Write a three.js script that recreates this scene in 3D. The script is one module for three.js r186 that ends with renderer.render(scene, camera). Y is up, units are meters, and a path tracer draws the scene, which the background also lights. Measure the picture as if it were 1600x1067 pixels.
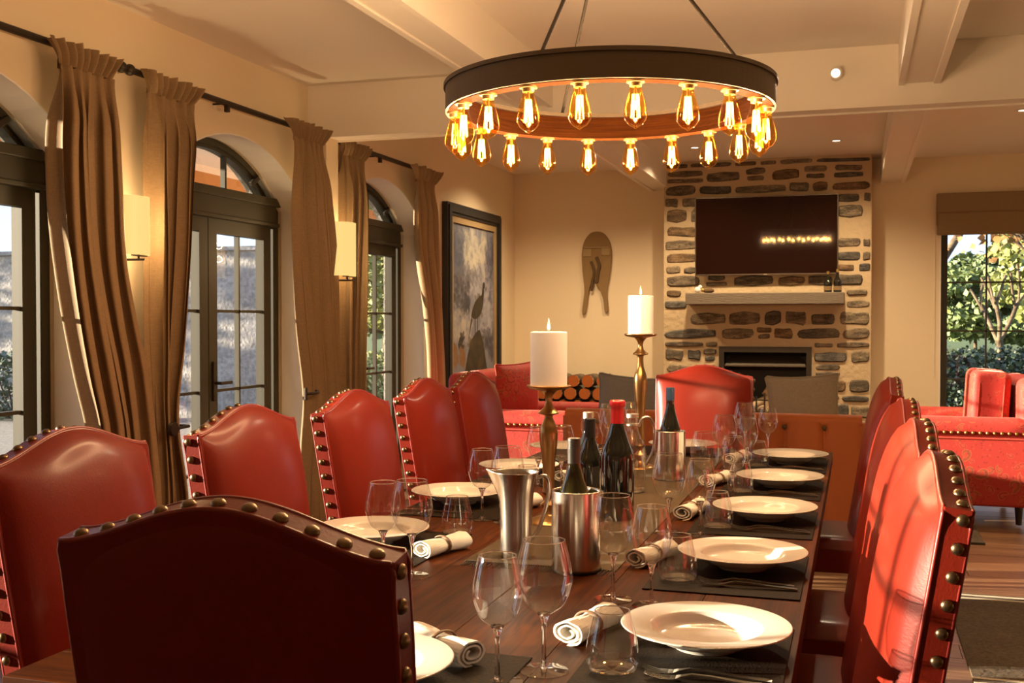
import * as THREE from 'three';
import { RoundedBoxGeometry } from 'three/addons/geometries/RoundedBoxGeometry.js';
import { mergeGeometries } from 'three/addons/utils/BufferGeometryUtils.js';

// ---------------------------------------------------------------- camera, sky, sun, exposure
// Room axes: x to the right, y up, -z into the room. The camera stands at x = 0, z = 0.
const scene = new THREE.Scene();
const renderer = new THREE.WebGLRenderer();
renderer.toneMapping = THREE.LinearToneMapping;
renderer.toneMappingExposure = 1.08;
renderer.shadowMap.enabled = true;

const camera = new THREE.PerspectiveCamera(2 * Math.atan(533.5 / 1700) * 180 / Math.PI, 1600 / 1067, 0.05, 400);
camera.rotation.order = 'YXZ';
camera.position.set(0, 1.34, 0);
camera.rotation.y = Math.atan(538 / 1700);
camera.rotation.x = -Math.atan(33.5 / 1700);
camera.focus = 2.6;
camera.userData.fStop = 16;
scene.add(camera);

const SUN_T = 0.24, SUN_UP = 8.0 * Math.PI / 180;          // drift into the room per metre across it, height over the horizon
const sun = new THREE.DirectionalLight(new THREE.Color(1, 0.84, 0.62), 26.0);
{
  const n = Math.hypot(1, SUN_T), h = Math.cos(SUN_UP);
  const d = new THREE.Vector3(h / n, -Math.sin(SUN_UP), -h * SUN_T / n);
  sun.position.set(-1, 1, -4).addScaledVector(d, -25);
  sun.target.position.set(-1, 1, -4);
  sun.castShadow = true;
  sun.shadow.mapSize.set(4096, 4096);
  const c = sun.shadow.camera; c.left = -12; c.right = 12; c.top = 8; c.bottom = -8; c.near = 1; c.far = 60;
  scene.add(sun, sun.target);
}
const LAMP = { bulb: 0.43, sconce: 0.55, down: 12.0, flame: 0.05 };

// ---------------------------------------------------------------- noise and textures
let seed = 7;
const rnd = () => { seed = (seed * 1664525 + 1013904223) >>> 0; return seed / 4294967296; };
const rr = (a, b) => a + (b - a) * rnd();
const clamp = THREE.MathUtils.clamp, lerp = THREE.MathUtils.lerp, smooth = THREE.MathUtils.smoothstep;
const hash = (x, y, s) => { let h = (x * 374761393 + y * 668265263 + s * 1442695041) | 0; h = Math.imul(h ^ (h >>> 13), 1274126177); return ((h ^ (h >>> 16)) >>> 0) / 4294967296; };
function vnoise(x, y, px, py, s) {
  const ix = Math.floor(x), iy = Math.floor(y), fx = x - ix, fy = y - iy, a = fx * fx * (3 - 2 * fx), b = fy * fy * (3 - 2 * fy);
  const m = (k, p) => ((k % p) + p) % p, x0 = m(ix, px), x1 = m(ix + 1, px), y0 = m(iy, py), y1 = m(iy + 1, py);
  return lerp(lerp(hash(x0, y0, s), hash(x1, y0, s), a), lerp(hash(x0, y1, s), hash(x1, y1, s), a), b);
}
function fbm(u, v, px, py, oct, s) {
  let sum = 0, amp = 0.5, tot = 0;
  for (let i = 0; i < oct; i++) { sum += amp * vnoise(u * px, v * py, px, py, s + i * 17); tot += amp; amp *= 0.5; px *= 2; py *= 2; }
  return sum / tot;
}
function tex(size, fn, srgb, mx = 1, my = 1) {                  // fn(u, v) gives r, g, b in 0..1; the texture covers mx by my metres
  const [w, h] = Array.isArray(size) ? size : [size, size], data = new Uint8Array(w * h * 4);
  for (let y = 0; y < h; y++) for (let x = 0; x < w; x++) {
    const c = fn((x + 0.5) / w, (y + 0.5) / h), o = (y * w + x) * 4;
    if (typeof c === 'number') data[o] = data[o + 1] = data[o + 2] = clamp(c, 0, 1) * 255;
    else for (let k = 0; k < 3; k++) data[o + k] = clamp(c[k], 0, 1) * 255;
    data[o + 3] = 255;
  }
  const t = new THREE.DataTexture(data, w, h);
  t.wrapS = t.wrapT = THREE.RepeatWrapping; t.magFilter = THREE.LinearFilter; t.minFilter = THREE.LinearMipmapLinearFilter; t.generateMipmaps = true;
  if (srgb) t.colorSpace = THREE.SRGBColorSpace;
  t.repeat.set(1 / mx, 1 / my); t.needsUpdate = true;
  return t;
}
function canvasTex(w, h, draw, mx = 1, my = 1) {
  const c = document.createElement('canvas'); c.width = w; c.height = h; draw(c.getContext('2d'), w, h);
  const t = new THREE.CanvasTexture(c); t.colorSpace = THREE.SRGBColorSpace; t.wrapS = t.wrapT = THREE.RepeatWrapping; t.repeat.set(1 / mx, 1 / my);
  return t;
}
const mix3 = (a, b, t) => [lerp(a[0], b[0], t), lerp(a[1], b[1], t), lerp(a[2], b[2], t)];

// sky: clear winter blue with loose cloud, the same all the way round
{
  const W = 1024, H = 512, data = new Float32Array(W * H * 4);
  for (let y = 0; y < H; y++) for (let x = 0; x < W; x++) {
    const up = ((y + 0.5) / H - 0.5) * Math.PI, e = Math.max(0, Math.sin(up)), o = (y * W + x) * 4;
    let c = mix3([0.62, 0.72, 0.84], [0.13, 0.27, 0.62], Math.pow(e, 0.45));
    const cl = smooth(fbm(x / W, y / H, 12, 12, 5, 91), 0.46, 0.66) * 0.8 * smooth(e, 0.0, 0.06);
    c = mix3(c, [0.92, 0.9, 0.87], cl);
    if (up < 0) c = [0.3, 0.31, 0.3];
    for (let k = 0; k < 3; k++) data[o + k] = c[k];
    data[o + 3] = 1;
  }
  const t = new THREE.DataTexture(data, W, H, THREE.RGBAFormat, THREE.FloatType);
  t.mapping = THREE.EquirectangularReflectionMapping; t.magFilter = THREE.LinearFilter; t.needsUpdate = true;
  scene.background = t; scene.backgroundIntensity = 2.1;
}

// ---------------------------------------------------------------- materials
const std = (o) => new THREE.MeshStandardMaterial(o), phys = (o) => new THREE.MeshPhysicalMaterial(o);
const lin = (r, g, b) => new THREE.Color(r, g, b);
const tFine = tex(512, (u, v) => fbm(u, v, 24, 24, 5, 3), false, 0.5, 0.5);
const tPlaster = tex(512, (u, v) => fbm(u, v, 16, 16, 5, 5), false, 0.8, 0.8);
const tRough = tex(512, (u, v) => Math.pow(fbm(u, v, 20, 20, 5, 11), 1.3), false, 0.7, 0.7);
const tLeather = tex(512, (u, v) => { const a = fbm(u, v, 60, 60, 3, 21), b = fbm(u, v, 4, 4, 3, 22); return 0.65 * Math.abs(a - 0.5) * 2 + 0.35 * b; }, false, 0.35, 0.35);
const tWeave = tex(256, (u, v) => { const a = Math.sin(u * Math.PI * 64), b = Math.sin(v * Math.PI * 64); return 0.5 + 0.25 * (Math.abs(a) - Math.abs(b)) + 0.25 * (fbm(u, v, 32, 32, 3, 8) - 0.5); }, false, 0.08, 0.08);
const tCloth = tex(512, (u, v) => { const n = fbm(u, v, 90, 24, 3, 14), m = fbm(u, v, 24, 90, 3, 15); const k = 0.9 + 0.08 * n + 0.1 * (m - 0.5); return [k, k, k]; }, true, 0.3, 0.3);
function woodTex(dark, mid, light, mx, my, s, lines = 30) {
  return tex([1024, 512], (u, v) => {
    const warp = fbm(u, v, 3, 6, 4, s), g = fbm(u, v, 6, 90, 4, s + 5), r = 0.5 + 0.5 * Math.sin((v * lines + warp * 9) * Math.PI * 2), fl = fbm(u, v, 14, 220, 2, s + 9);
    let c = mix3(dark, mid, clamp(g * 1.5 - 0.2, 0, 1));
    c = mix3(c, light, 0.4 * r * smooth(warp, 0.3, 0.8) + 0.2 * (fl - 0.4));
    return mix3(c, dark, smooth(fl, 0.66, 0.8) * 0.55);
  }, true, mx, my);
}
const tOak = woodTex([0.235, 0.15, 0.085], [0.435, 0.29, 0.17], [0.56, 0.4, 0.25], 1.6, 0.8, 31);
const tFloor = woodTex([0.36, 0.25, 0.16], [0.55, 0.41, 0.28], [0.68, 0.54, 0.4], 2.0, 0.8, 51, 22);
const tDarkWood = woodTex([0.09, 0.05, 0.03], [0.17, 0.1, 0.055], [0.24, 0.15, 0.08], 1.2, 0.5, 71);
const tBandWood = woodTex([0.3, 0.15, 0.06], [0.42, 0.22, 0.1], [0.5, 0.28, 0.13], 1.2, 0.4, 77);
const tBark = tex(256, (u, v) => { const n = fbm(u, v, 10, 3, 5, 33); return mix3([0.2, 0.15, 0.1], [0.62, 0.55, 0.45], n); }, true, 0.5, 1);
const tLogEnd = tex(256, (u, v) => { const r = Math.hypot(u - 0.5, v - 0.5) * 2, k = 0.5 + 0.5 * Math.sin(r * 60 + fbm(u, v, 6, 6, 3, 4) * 6); return mix3([0.62, 0.36, 0.15], [0.82, 0.55, 0.27], k * 0.6 + 0.2 * fbm(u, v, 12, 12, 3, 9)); }, true);
const tPaisley = canvasTex(512, 512, (g, w, h) => {
  g.fillStyle = '#a82c22'; g.fillRect(0, 0, w, h);
  let s2 = 5; const r2 = () => { s2 = (s2 * 1664525 + 1013904223) >>> 0; return s2 / 4294967296; };
  const tear = (x, y, k, a) => { g.save(); g.translate(x, y); g.rotate(a); g.scale(k, k); g.beginPath(); g.moveTo(0, -40); g.bezierCurveTo(34, -30, 34, 26, 4, 28); g.bezierCurveTo(-26, 28, -24, -6, -6, -10); g.bezierCurveTo(8, -14, 8, -30, 0, -40); g.fill(); g.stroke(); g.restore(); };
  for (let i = 0; i < 34; i++) {
    const x = r2() * w, y = r2() * h, k = 0.6 + r2() * 0.9, a = r2() * 6.28;
    for (const dx of [-w, 0, w]) for (const dy of [-h, 0, h]) {
      g.fillStyle = i % 3 ? '#96281f' : '#8c3f24'; g.strokeStyle = '#ae4c30'; g.lineWidth = 4; tear(x + dx, y + dy, k, a);
      g.fillStyle = '#b23a2a'; tear(x + dx, y + dy, k * 0.5, a);
    }
  }
  for (let i = 0; i < 260; i++) { g.fillStyle = i % 2 ? 'rgba(184,84,52,0.4)' : 'rgba(110,22,18,0.5)'; g.beginPath(); g.arc(r2() * w, r2() * h, 2 + r2() * 5, 0, 6.3); g.fill(); }
}, 0.5, 0.5);
const tRug = tex(512, (u, v) => { const k = 0.8 + 0.5 * (fbm(u, v, 60, 60, 4, 62) - 0.5) + 0.14 * (fbm(u, v, 5, 5, 3, 61) - 0.5); return [0.42 * k, 0.34 * k, 0.24 * k]; }, true, 0.6, 0.6);
const tStucco = tex(512, (u, v) => { const k = 0.78 + 0.3 * (fbm(u, v, 30, 30, 4, 44) - 0.5) + 0.2 * (fbm(u, v, 4, 4, 3, 45) - 0.5); return [k, k * 0.98, k * 0.95]; }, true, 1.2, 1.2);
const tGrass = tex(512, (u, v) => { const n = fbm(u, v, 40, 40, 4, 80), m = fbm(u, v, 5, 5, 3, 81); return mix3([0.2, 0.3, 0.1], [0.5, 0.55, 0.22], clamp(n * 0.8 + m * 0.5 - 0.2, 0, 1)); }, true, 2, 2);
const tGravel = tex(512, (u, v) => { const n = fbm(u, v, 70, 70, 3, 85); return mix3([0.42, 0.4, 0.37], [0.75, 0.72, 0.66], n); }, true, 1.5, 1.5);
const tStone = tex(512, (u, v) => { const n = fbm(u, v, 8, 16, 5, 90), f = fbm(u, v, 50, 80, 3, 92); const k = 0.62 + 0.6 * (n - 0.5) + 0.35 * (f - 0.5); return [k, k, k]; }, true, 0.5, 0.35);

const M = {
  wall: std({ color: lin(0.77, 0.64, 0.44), roughness: 0.92, bumpMap: tPlaster, bumpScale: 0.0012 }),
  reveal: std({ color: lin(0.8, 0.76, 0.7), roughness: 0.85, bumpMap: tPlaster, bumpScale: 0.001 }),
  ceiling: std({ color: lin(0.86, 0.79, 0.69), roughness: 0.9, bumpMap: tPlaster, bumpScale: 0.0006 }),
  beam: std({ color: lin(0.85, 0.78, 0.67), roughness: 0.6, bumpMap: tPlaster, bumpScale: 0.0004 }),
  stucco: std({ color: lin(0.58, 0.57, 0.56), map: tStucco, roughness: 0.95, bumpMap: tRough, bumpScale: 0.01 }),
  bronze: std({ color: lin(0.042, 0.036, 0.02), roughness: 0.55, metalness: 0.2 }),
  iron: std({ color: lin(0.045, 0.034, 0.024), roughness: 0.5, metalness: 0.6 }),
  black: std({ color: lin(0.012, 0.011, 0.01), roughness: 0.55 }),
  curtain: phys({ color: lin(0.32, 0.205, 0.1), map: tCloth, roughness: 0.85, bumpMap: tWeave, bumpScale: 0.0004, sheen: 0.35, sheenColor: lin(0.6, 0.45, 0.28), sheenRoughness: 0.5, side: THREE.DoubleSide }),
  blind: std({ color: lin(0.3, 0.2, 0.1), map: tCloth, roughness: 0.9, bumpMap: tWeave, bumpScale: 0.0005 }),
  leather: phys({ color: lin(0.17, 0.0132, 0.0058), roughness: 0.42, bumpMap: tLeather, bumpScale: 0.0003, specularIntensity: 0.25, clearcoat: 0.2, clearcoatRoughness: 0.2 }),
  welt: phys({ color: lin(0.22, 0.014, 0.01), roughness: 0.38, clearcoat: 0.25, clearcoatRoughness: 0.3 }),
  nail: std({ color: lin(0.22, 0.15, 0.085), roughness: 0.34, metalness: 1 }),
  darkWood: std({ color: lin(1, 1, 1), map: tDarkWood, roughness: 0.45 }),
  oak: phys({ color: lin(0.6, 0.32, 0.09), specularIntensity: 0.12, map: tOak, roughness: 0.46, bumpMap: tOak, bumpScale: 0.0006 }),
  oakB: phys({ color: lin(0.52, 0.275, 0.075), specularIntensity: 0.12, map: tOak, roughness: 0.46, bumpMap: tOak, bumpScale: 0.0006 }),
  floorA: std({ color: lin(1, 1, 1), map: tFloor, roughness: 0.38, bumpMap: tFloor, bumpScale: 0.0004 }),
  floorB: std({ color: lin(0.84, 0.82, 0.8), map: tFloor, roughness: 0.4, bumpMap: tFloor, bumpScale: 0.0004 }),
  floorC: std({ color: lin(0.92, 0.88, 0.8), map: tFloor, roughness: 0.36, bumpMap: tFloor, bumpScale: 0.0004 }),
  slab: std({ color: lin(0.08, 0.06, 0.045), roughness: 0.9 }),
  mat: phys({ specularIntensity: 0.12, color: lin(0.016, 0.01, 0.006), roughness: 0.6, bumpMap: tLeather, bumpScale: 0.0009 }),
  runner: phys({ color: lin(0.1, 0.07, 0.042), map: tCloth, specularIntensity: 0.2, roughness: 0.9, bumpMap: tWeave, bumpScale: 0.0006 }),
  fringe: std({ color: lin(0.06, 0.045, 0.03), roughness: 0.9 }),
  porcelain: phys({ color: lin(0.66, 0.61, 0.54), roughness: 0.13, specularIntensity: 1 }),
  linen: phys({ color: lin(0.7, 0.64, 0.55), roughness: 0.9, bumpMap: tWeave, bumpScale: 0.0004, side: THREE.DoubleSide }),
  ring: std({ color: lin(0.17, 0.09, 0.04), roughness: 0.5 }),
  steel: std({ color: lin(0.7, 0.66, 0.6), roughness: 0.2, metalness: 1 }),
  cutlery: std({ color: lin(0.75, 0.7, 0.62), roughness: 0.16, metalness: 1 }),
  brass: std({ color: lin(0.42, 0.25, 0.1), roughness: 0.3, metalness: 1 }),
  wax: phys({ color: lin(0.93, 0.91, 0.89), roughness: 0.5, transmission: 0 }),
  wick: std({ color: lin(0.03, 0.02, 0.015), roughness: 1 }),
  flame: std({ color: lin(1, 0.8, 0.4), emissive: lin(1, 0.72, 0.3), emissiveIntensity: 4 }),
  thin: phys({ color: lin(0.97, 0.975, 0.97), roughness: 0.0, transmission: 1, thickness: 0, ior: 2.2 }),
  solid: phys({ color: lin(1, 1, 1), roughness: 0.0, transmission: 1, thickness: 0.01, ior: 1.5 }),
  pane: phys({ color: lin(0.97, 0.98, 0.97), roughness: 0.0, transmission: 1, thickness: 0, ior: 1.45 }),
  bottle: phys({ color: lin(0.008, 0.009, 0.006), roughness: 0.05, clearcoat: 1, clearcoatRoughness: 0.03 }),
  bottleGreen: phys({ color: lin(0.035, 0.03, 0.008), roughness: 0.05, clearcoat: 1, clearcoatRoughness: 0.03 }),
  redWax: phys({ color: lin(0.62, 0.01, 0.012), roughness: 0.28, clearcoat: 0.6, clearcoatRoughness: 0.15 }),
  capDark: std({ color: lin(0.02, 0.02, 0.02), roughness: 0.38, metalness: 0.3 }),
  capGrey: std({ color: lin(0.12, 0.11, 0.1), roughness: 0.4, metalness: 0.5 }),
  capSilver: std({ color: lin(0.55, 0.5, 0.42), roughness: 0.35, metalness: 0.9 }),
  capBlue: std({ color: lin(0.06, 0.12, 0.24), roughness: 0.3, metalness: 0.5 }),
  paper: std({ color: lin(0.7, 0.62, 0.48), roughness: 0.8 }),
  mortar: std({ color: lin(0.5, 0.38, 0.23), roughness: 0.97, bumpMap: tRough, bumpScale: 0.006 }),
  mantel: std({ color: lin(0.15, 0.115, 0.08), roughness: 0.8, bumpMap: tRough, bumpScale: 0.003 }),
  screen: phys({ color: lin(0.012, 0.003, 0.002), roughness: 0.03 }),
  bezel: std({ color: lin(0.16, 0.13, 0.1), roughness: 0.35, metalness: 0.8 }),
  ember: std({ color: lin(0.5, 0.36, 0.22), roughness: 0.95 }),
  hide: std({ color: lin(0.24, 0.145, 0.055), roughness: 0.85, bumpMap: tRough, bumpScale: 0.004 }),
  hideDark: std({ color: lin(0.1, 0.055, 0.02), roughness: 0.9 }),
  hideLight: std({ color: lin(0.3, 0.2, 0.09), roughness: 0.85 }),
  paisley: phys({ color: lin(1, 1, 1), map: tPaisley, roughness: 0.75, sheen: 0.5, sheenColor: lin(0.7, 0.35, 0.28), sheenRoughness: 0.5 }),
  rust: phys({ color: lin(0.4, 0.1, 0.018), roughness: 0.7, bumpMap: tFine, bumpScale: 0.0006, sheen: 0.6, sheenColor: lin(0.6, 0.25, 0.09), sheenRoughness: 0.4 }),
  greyCloth: phys({ color: lin(0.2, 0.19, 0.18), map: tCloth, roughness: 0.85, sheen: 0.4, sheenColor: lin(0.4, 0.38, 0.36) }),
  taupeCloth: phys({ color: lin(0.3, 0.25, 0.185), map: tCloth, roughness: 0.85, sheen: 0.4, sheenColor: lin(0.4, 0.36, 0.3) }),
  rug: std({ color: lin(0.8, 0.8, 0.8), map: tRug, roughness: 1, bumpMap: tFine, bumpScale: 0.003 }),
  rugDark: std({ color: lin(0.07, 0.05, 0.035), roughness: 1 }),
  rugLight: std({ color: lin(0.55, 0.47, 0.36), roughness: 1, bumpMap: tWeave, bumpScale: 0.001 }),
  band: std({ color: lin(0.12, 0.085, 0.05), roughness: 0.5, metalness: 0.25, bumpMap: tFine, bumpScale: 0.0004 }),
  bandWood: phys({ color: lin(0.4, 0.42, 0.34), specularIntensity: 0.05, map: tBandWood, roughness: 0.9 }),
  socket: std({ color: lin(0.34, 0.2, 0.07), roughness: 0.4, metalness: 0.8 }),
  bulb: phys({ color: lin(1, 0.74, 0.3), roughness: 0.0, transmission: 1, thickness: 0, ior: 1.5, emissive: lin(1, 0.4, 0.014), emissiveIntensity: 1.1 }),
  filament: std({ color: lin(1, 0.8, 0.4), emissive: lin(1, 0.62, 0.2), emissiveIntensity: 9 }),
  shade: std({ color: lin(0.13, 0.075, 0.02), roughness: 0.5, emissive: lin(1, 0.72, 0.24), emissiveIntensity: 0.85 }),
  glow: std({ color: lin(1, 0.9, 0.75), emissive: lin(1, 0.86, 0.62), emissiveIntensity: 5 }),
  lampTrim: std({ color: lin(0.78, 0.72, 0.62), roughness: 0.5 }),
  fascia: std({ color: lin(0.74, 0.72, 0.68), roughness: 0.8 }),
  cedar: std({ color: lin(0.62, 0.22, 0.05), roughness: 0.7 }),
  bark: std({ color: lin(0.75, 0.7, 0.64), map: tBark, roughness: 0.95, bumpMap: tBark, bumpScale: 0.01 }),
  logEnd: std({ color: lin(0.85, 0.6, 0.4), map: tLogEnd, roughness: 0.9 }),
  paleTrunk: std({ color: lin(0.85, 0.82, 0.76), map: tBark, roughness: 0.95 }),
  leafA: std({ color: lin(0.15, 0.2, 0.075), roughness: 0.6, side: THREE.DoubleSide }),
  leafB: std({ color: lin(0.27, 0.29, 0.09), roughness: 0.6, side: THREE.DoubleSide }),
  leafC: std({ color: lin(0.05, 0.08, 0.045), roughness: 0.45, side: THREE.DoubleSide }),
  leafD: std({ color: lin(0.42, 0.2, 0.06), roughness: 0.6, side: THREE.DoubleSide }),
  grass: std({ color: lin(0.8, 0.85, 0.7), map: tGrass, roughness: 1 }),
  gravel: std({ color: lin(0.7, 0.68, 0.64), map: tGravel, roughness: 1 }),
  white: std({ color: lin(0.8, 0.77, 0.72), roughness: 0.4 }),
  gilt: std({ color: lin(0.5, 0.33, 0.1), roughness: 0.35, metalness: 0.9 }),
};
const stoneTones = [[0.36, 0.27, 0.18], [0.29, 0.225, 0.15], [0.44, 0.33, 0.21], [0.25, 0.22, 0.18], [0.42, 0.26, 0.13], [0.5, 0.39, 0.25]]
  .map((c) => std({ color: lin(...c), map: tStone, roughness: 0.9, bumpMap: tRough, bumpScale: 0.006 }));

// ---------------------------------------------------------------- helpers
const used = new Map();
function numbered(name) { const n = used.get(name) ?? 0; used.set(name, n + 1); return n ? name + '_' + String(n).padStart(3, '0') : name; }
const V = (x, y, z) => new THREE.Vector3(x, y, z);
function uvBox(g, along = 'x', du = 0, dv = 0) {                 // uv in metres, by the way each face looks
  if (g.index) g = g.toNonIndexed();
  const p = g.attributes.position, uv = new Float32Array(p.count * 2), a = V(), b = V(), c = V(), n = V();
  const order = { x: ['x', 'y', 'z'], y: ['y', 'x', 'z'], z: ['z', 'x', 'y'] }[along];
  for (let i = 0; i < p.count; i += 3) {
    a.fromBufferAttribute(p, i); b.fromBufferAttribute(p, i + 1); c.fromBufferAttribute(p, i + 2);
    n.subVectors(b, a).cross(c.clone().sub(a));
    const m = Math.max(Math.abs(n.x), Math.abs(n.y), Math.abs(n.z)), drop = m === Math.abs(n.x) ? 'x' : m === Math.abs(n.y) ? 'y' : 'z';
    const [k, l] = order.filter((q) => q !== drop);
    [a, b, c].forEach((w, j) => { uv[(i + j) * 2] = w[k] + du; uv[(i + j) * 2 + 1] = w[l] + dv; });
  }
  g.setAttribute('uv', new THREE.BufferAttribute(uv, 2));
  return g;
}
function join(list) {
  const ok = list.map((g) => { const h = g.index ? g.toNonIndexed() : g; for (const k of Object.keys(h.attributes)) if (!['position', 'normal', 'uv'].includes(k)) h.deleteAttribute(k); h.morphAttributes = {}; if (!h.attributes.normal) h.computeVertexNormals(); return h; });
  return ok.length === 1 ? ok[0] : mergeGeometries(ok);
}
const box = (w, h, d, x = 0, y = 0, z = 0, along) => uvBox(new THREE.BoxGeometry(w, h, d).translate(x, y, z), along);
const rbox = (w, h, d, r, x = 0, y = 0, z = 0, seg = 2) => new RoundedBoxGeometry(w, h, d, seg, r).translate(x, y, z);
const span = (x0, x1, y0, y1, z0, z1, along) => box(x1 - x0, y1 - y0, z1 - z0, (x0 + x1) / 2, (y0 + y1) / 2, (z0 + z1) / 2, along);
const cyl = (r0, r1, h, x = 0, y = 0, z = 0, n = 20) => new THREE.CylinderGeometry(r1, r0, h, n).translate(x, y, z);
const ball = (r, x, y, z, n = 14) => new THREE.SphereGeometry(r, n, Math.round(n * 0.7)).translate(x, y, z);
const lathe = (pts, n = 40) => new THREE.LatheGeometry(pts.map(([r, y]) => new THREE.Vector2(Math.max(r, 1e-5), y)), n);
function rod(a, b, r, n = 10) {
  const d = V().subVectors(b, a), g = new THREE.CylinderGeometry(r, r, d.length(), n);
  g.applyQuaternion(new THREE.Quaternion().setFromUnitVectors(V(0, 1, 0), d.clone().normalize()));
  return g.translate((a.x + b.x) / 2, (a.y + b.y) / 2, (a.z + b.z) / 2);
}
const tube = (pts, r, n = 40, m = 8, closed = false) => new THREE.TubeGeometry(new THREE.CatmullRomCurve3(pts, closed, 'centripetal'), n, r, m, closed);
function smoothLine(pts, n = 60) { return new THREE.SplineCurve(pts.map(([a, b]) => new THREE.Vector2(a, b))).getPoints(n).map((p) => [p.x, p.y]); }
function ribbon(pts) {                                            // a bar of changing section: [x, y, z, width, thickness], running along x
  const pos = [], idx = [];
  pts.forEach(([x, y, z, w, t], i) => {
    pos.push(x, y - t / 2, z - w / 2, x, y - t / 2, z + w / 2, x, y + t / 2, z + w / 2, x, y + t / 2, z - w / 2);
    if (i) { const a = (i - 1) * 4, b = i * 4; for (let k = 0; k < 4; k++) { const l = (k + 1) % 4; idx.push(a + k, a + l, b + k, a + l, b + l, b + k); } }
  });
  const e = (pts.length - 1) * 4; idx.push(0, 2, 1, 0, 3, 2, e, e + 1, e + 2, e, e + 2, e + 3);
  const g = new THREE.BufferGeometry(); g.setAttribute('position', new THREE.Float32BufferAttribute(pos, 3)); g.setIndex(idx);
  const h = g.toNonIndexed(); h.computeVertexNormals(); return uvBox(h);
}
function sheet(nu, nv, fn, uvScale) {                             // fn(a, b) with a, b in 0..1 gives [x, y, z]
  const pos = [], uv = [], idx = [];
  for (let j = 0; j <= nv; j++) for (let i = 0; i <= nu; i++) { const p = fn(i / nu, j / nv); pos.push(p[0], p[1], p[2]); uv.push(i / nu * uvScale[0], j / nv * uvScale[1]); }
  for (let j = 0; j < nv; j++) for (let i = 0; i < nu; i++) { const a = j * (nu + 1) + i, b = a + nu + 1; idx.push(a, a + 1, b, a + 1, b + 1, b); }
  const g = new THREE.BufferGeometry(); g.setAttribute('position', new THREE.Float32BufferAttribute(pos, 3)); g.setAttribute('uv', new THREE.Float32BufferAttribute(uv, 2)); g.setIndex(idx); g.computeVertexNormals();
  return g;
}
function part(name, g, m, parent) {
  const o = new THREE.Mesh(Array.isArray(g) ? join(g) : g, m);
  o.name = numbered(name); o.castShadow = o.receiveShadow = true; (parent ?? scene).add(o);
  return o;
}
function tag(o, label, category, group) { o.userData.label = label; o.userData.category = category; if (group) o.userData.group = group; return o; }
function thing(name, label, category, [x, y, z] = [0, 0, 0], turn = 0, group) {
  const o = new THREE.Group(); o.name = numbered(name); o.position.set(x, y, z); o.rotation.y = turn; scene.add(o);
  return tag(o, label, category, group);
}
function struct(name, g, m) { const o = part(name, g, m); o.userData.kind = 'structure'; return o; }
function structGroup(name, [x, y, z] = [0, 0, 0], turn = 0) { const o = new THREE.Group(); o.name = numbered(name); o.position.set(x, y, z); o.rotation.y = turn; o.userData.kind = 'structure'; scene.add(o); return o; }
function dup(root, [x, y, z], turn, label, group) {
  const r = root.clone(); r.name = numbered(root.name.replace(/_\d{3}$/, '')); r.userData = { ...root.userData }; scene.add(r); r.position.set(x, y, z); r.rotation.set(0, turn, 0);
  if (label) r.userData.label = label; if (group) r.userData.group = group;
  return r;
}
const TABLE = 0.76;
// ---------------------------------------------------------------- the room
const WX = -3.2, CEIL = 2.765, RX = 4.6, BACK = -10.2, FRONT = -(-2.6);   // wall planes; FRONT is the wall behind the camera, at z = +2.6
const DOORS = [1.42, 3.22, 5.21, 7.1];                                    // how far into the room each french door stands
{
  const f = struct('floor', span(WX - 0.4, RX + 0.2, -0.16, -0.022, BACK - 0.2, FRONT + 0.2), M.slab);
  const mats = [M.floorA, M.floorB, M.floorC], W = 0.19, geos = [];
  for (let k = 0; k < 8; k++) { const len = [2.4, 2.1, 1.9, 2.2, 1.7, 2.3, 2.0, 1.8][k]; geos.push([len, uvBox(new THREE.BoxGeometry(len - 0.003, 0.022, W - 0.003), 'x', k * 0.37, k * 0.19)]); }
  for (let i = 0, z = FRONT; z > BACK; z -= W, i++) {
    let x = WX - 0.35 - (i * 0.73) % 1.6;
    while (x < RX) {
      const [len, g] = geos[Math.floor(rnd() * 8)];
      const a = Math.max(x, WX + 0.002), b = Math.min(x + len, RX - 0.002);
      if (b - a > 0.05) { const o = part('plank', g, mats[Math.floor(rnd() * 3)], f); o.position.set((a + b) / 2, -0.011 - rnd() * 0.0012, z - W / 2); o.scale.x = (b - a) / len; }
      x += len;
    }
  }
}
function arch(c, half, spring, rise, down) {                                // outline of a door opening with a segmental head, in (z, y)
  const R = (half * half + rise * rise) / (2 * rise), cy = spring + rise - R, a0 = Math.asin(half / R), pts = [[c - half, down], [c + half, down]];
  for (let i = 0; i <= 20; i++) { const a = a0 - 2 * a0 * i / 20; pts.push([c + R * Math.sin(a), cy + R * Math.cos(a)]); }
  return pts;
}
const shapeOf = (pts) => { const s = new THREE.Shape(); pts.forEach(([x, y], i) => (i ? s.lineTo(x, y) : s.moveTo(x, y))); s.closePath(); return s; };
function slabWithHoles(outline, holes, depth) {
  const s = shapeOf(outline); holes.forEach((h) => s.holes.push(shapeOf(h)));
  return new THREE.ExtrudeGeometry(s, { depth, bevelEnabled: false });
}
const HALF = 0.74, SPRING = 2.0, RISE = 0.345;
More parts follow.
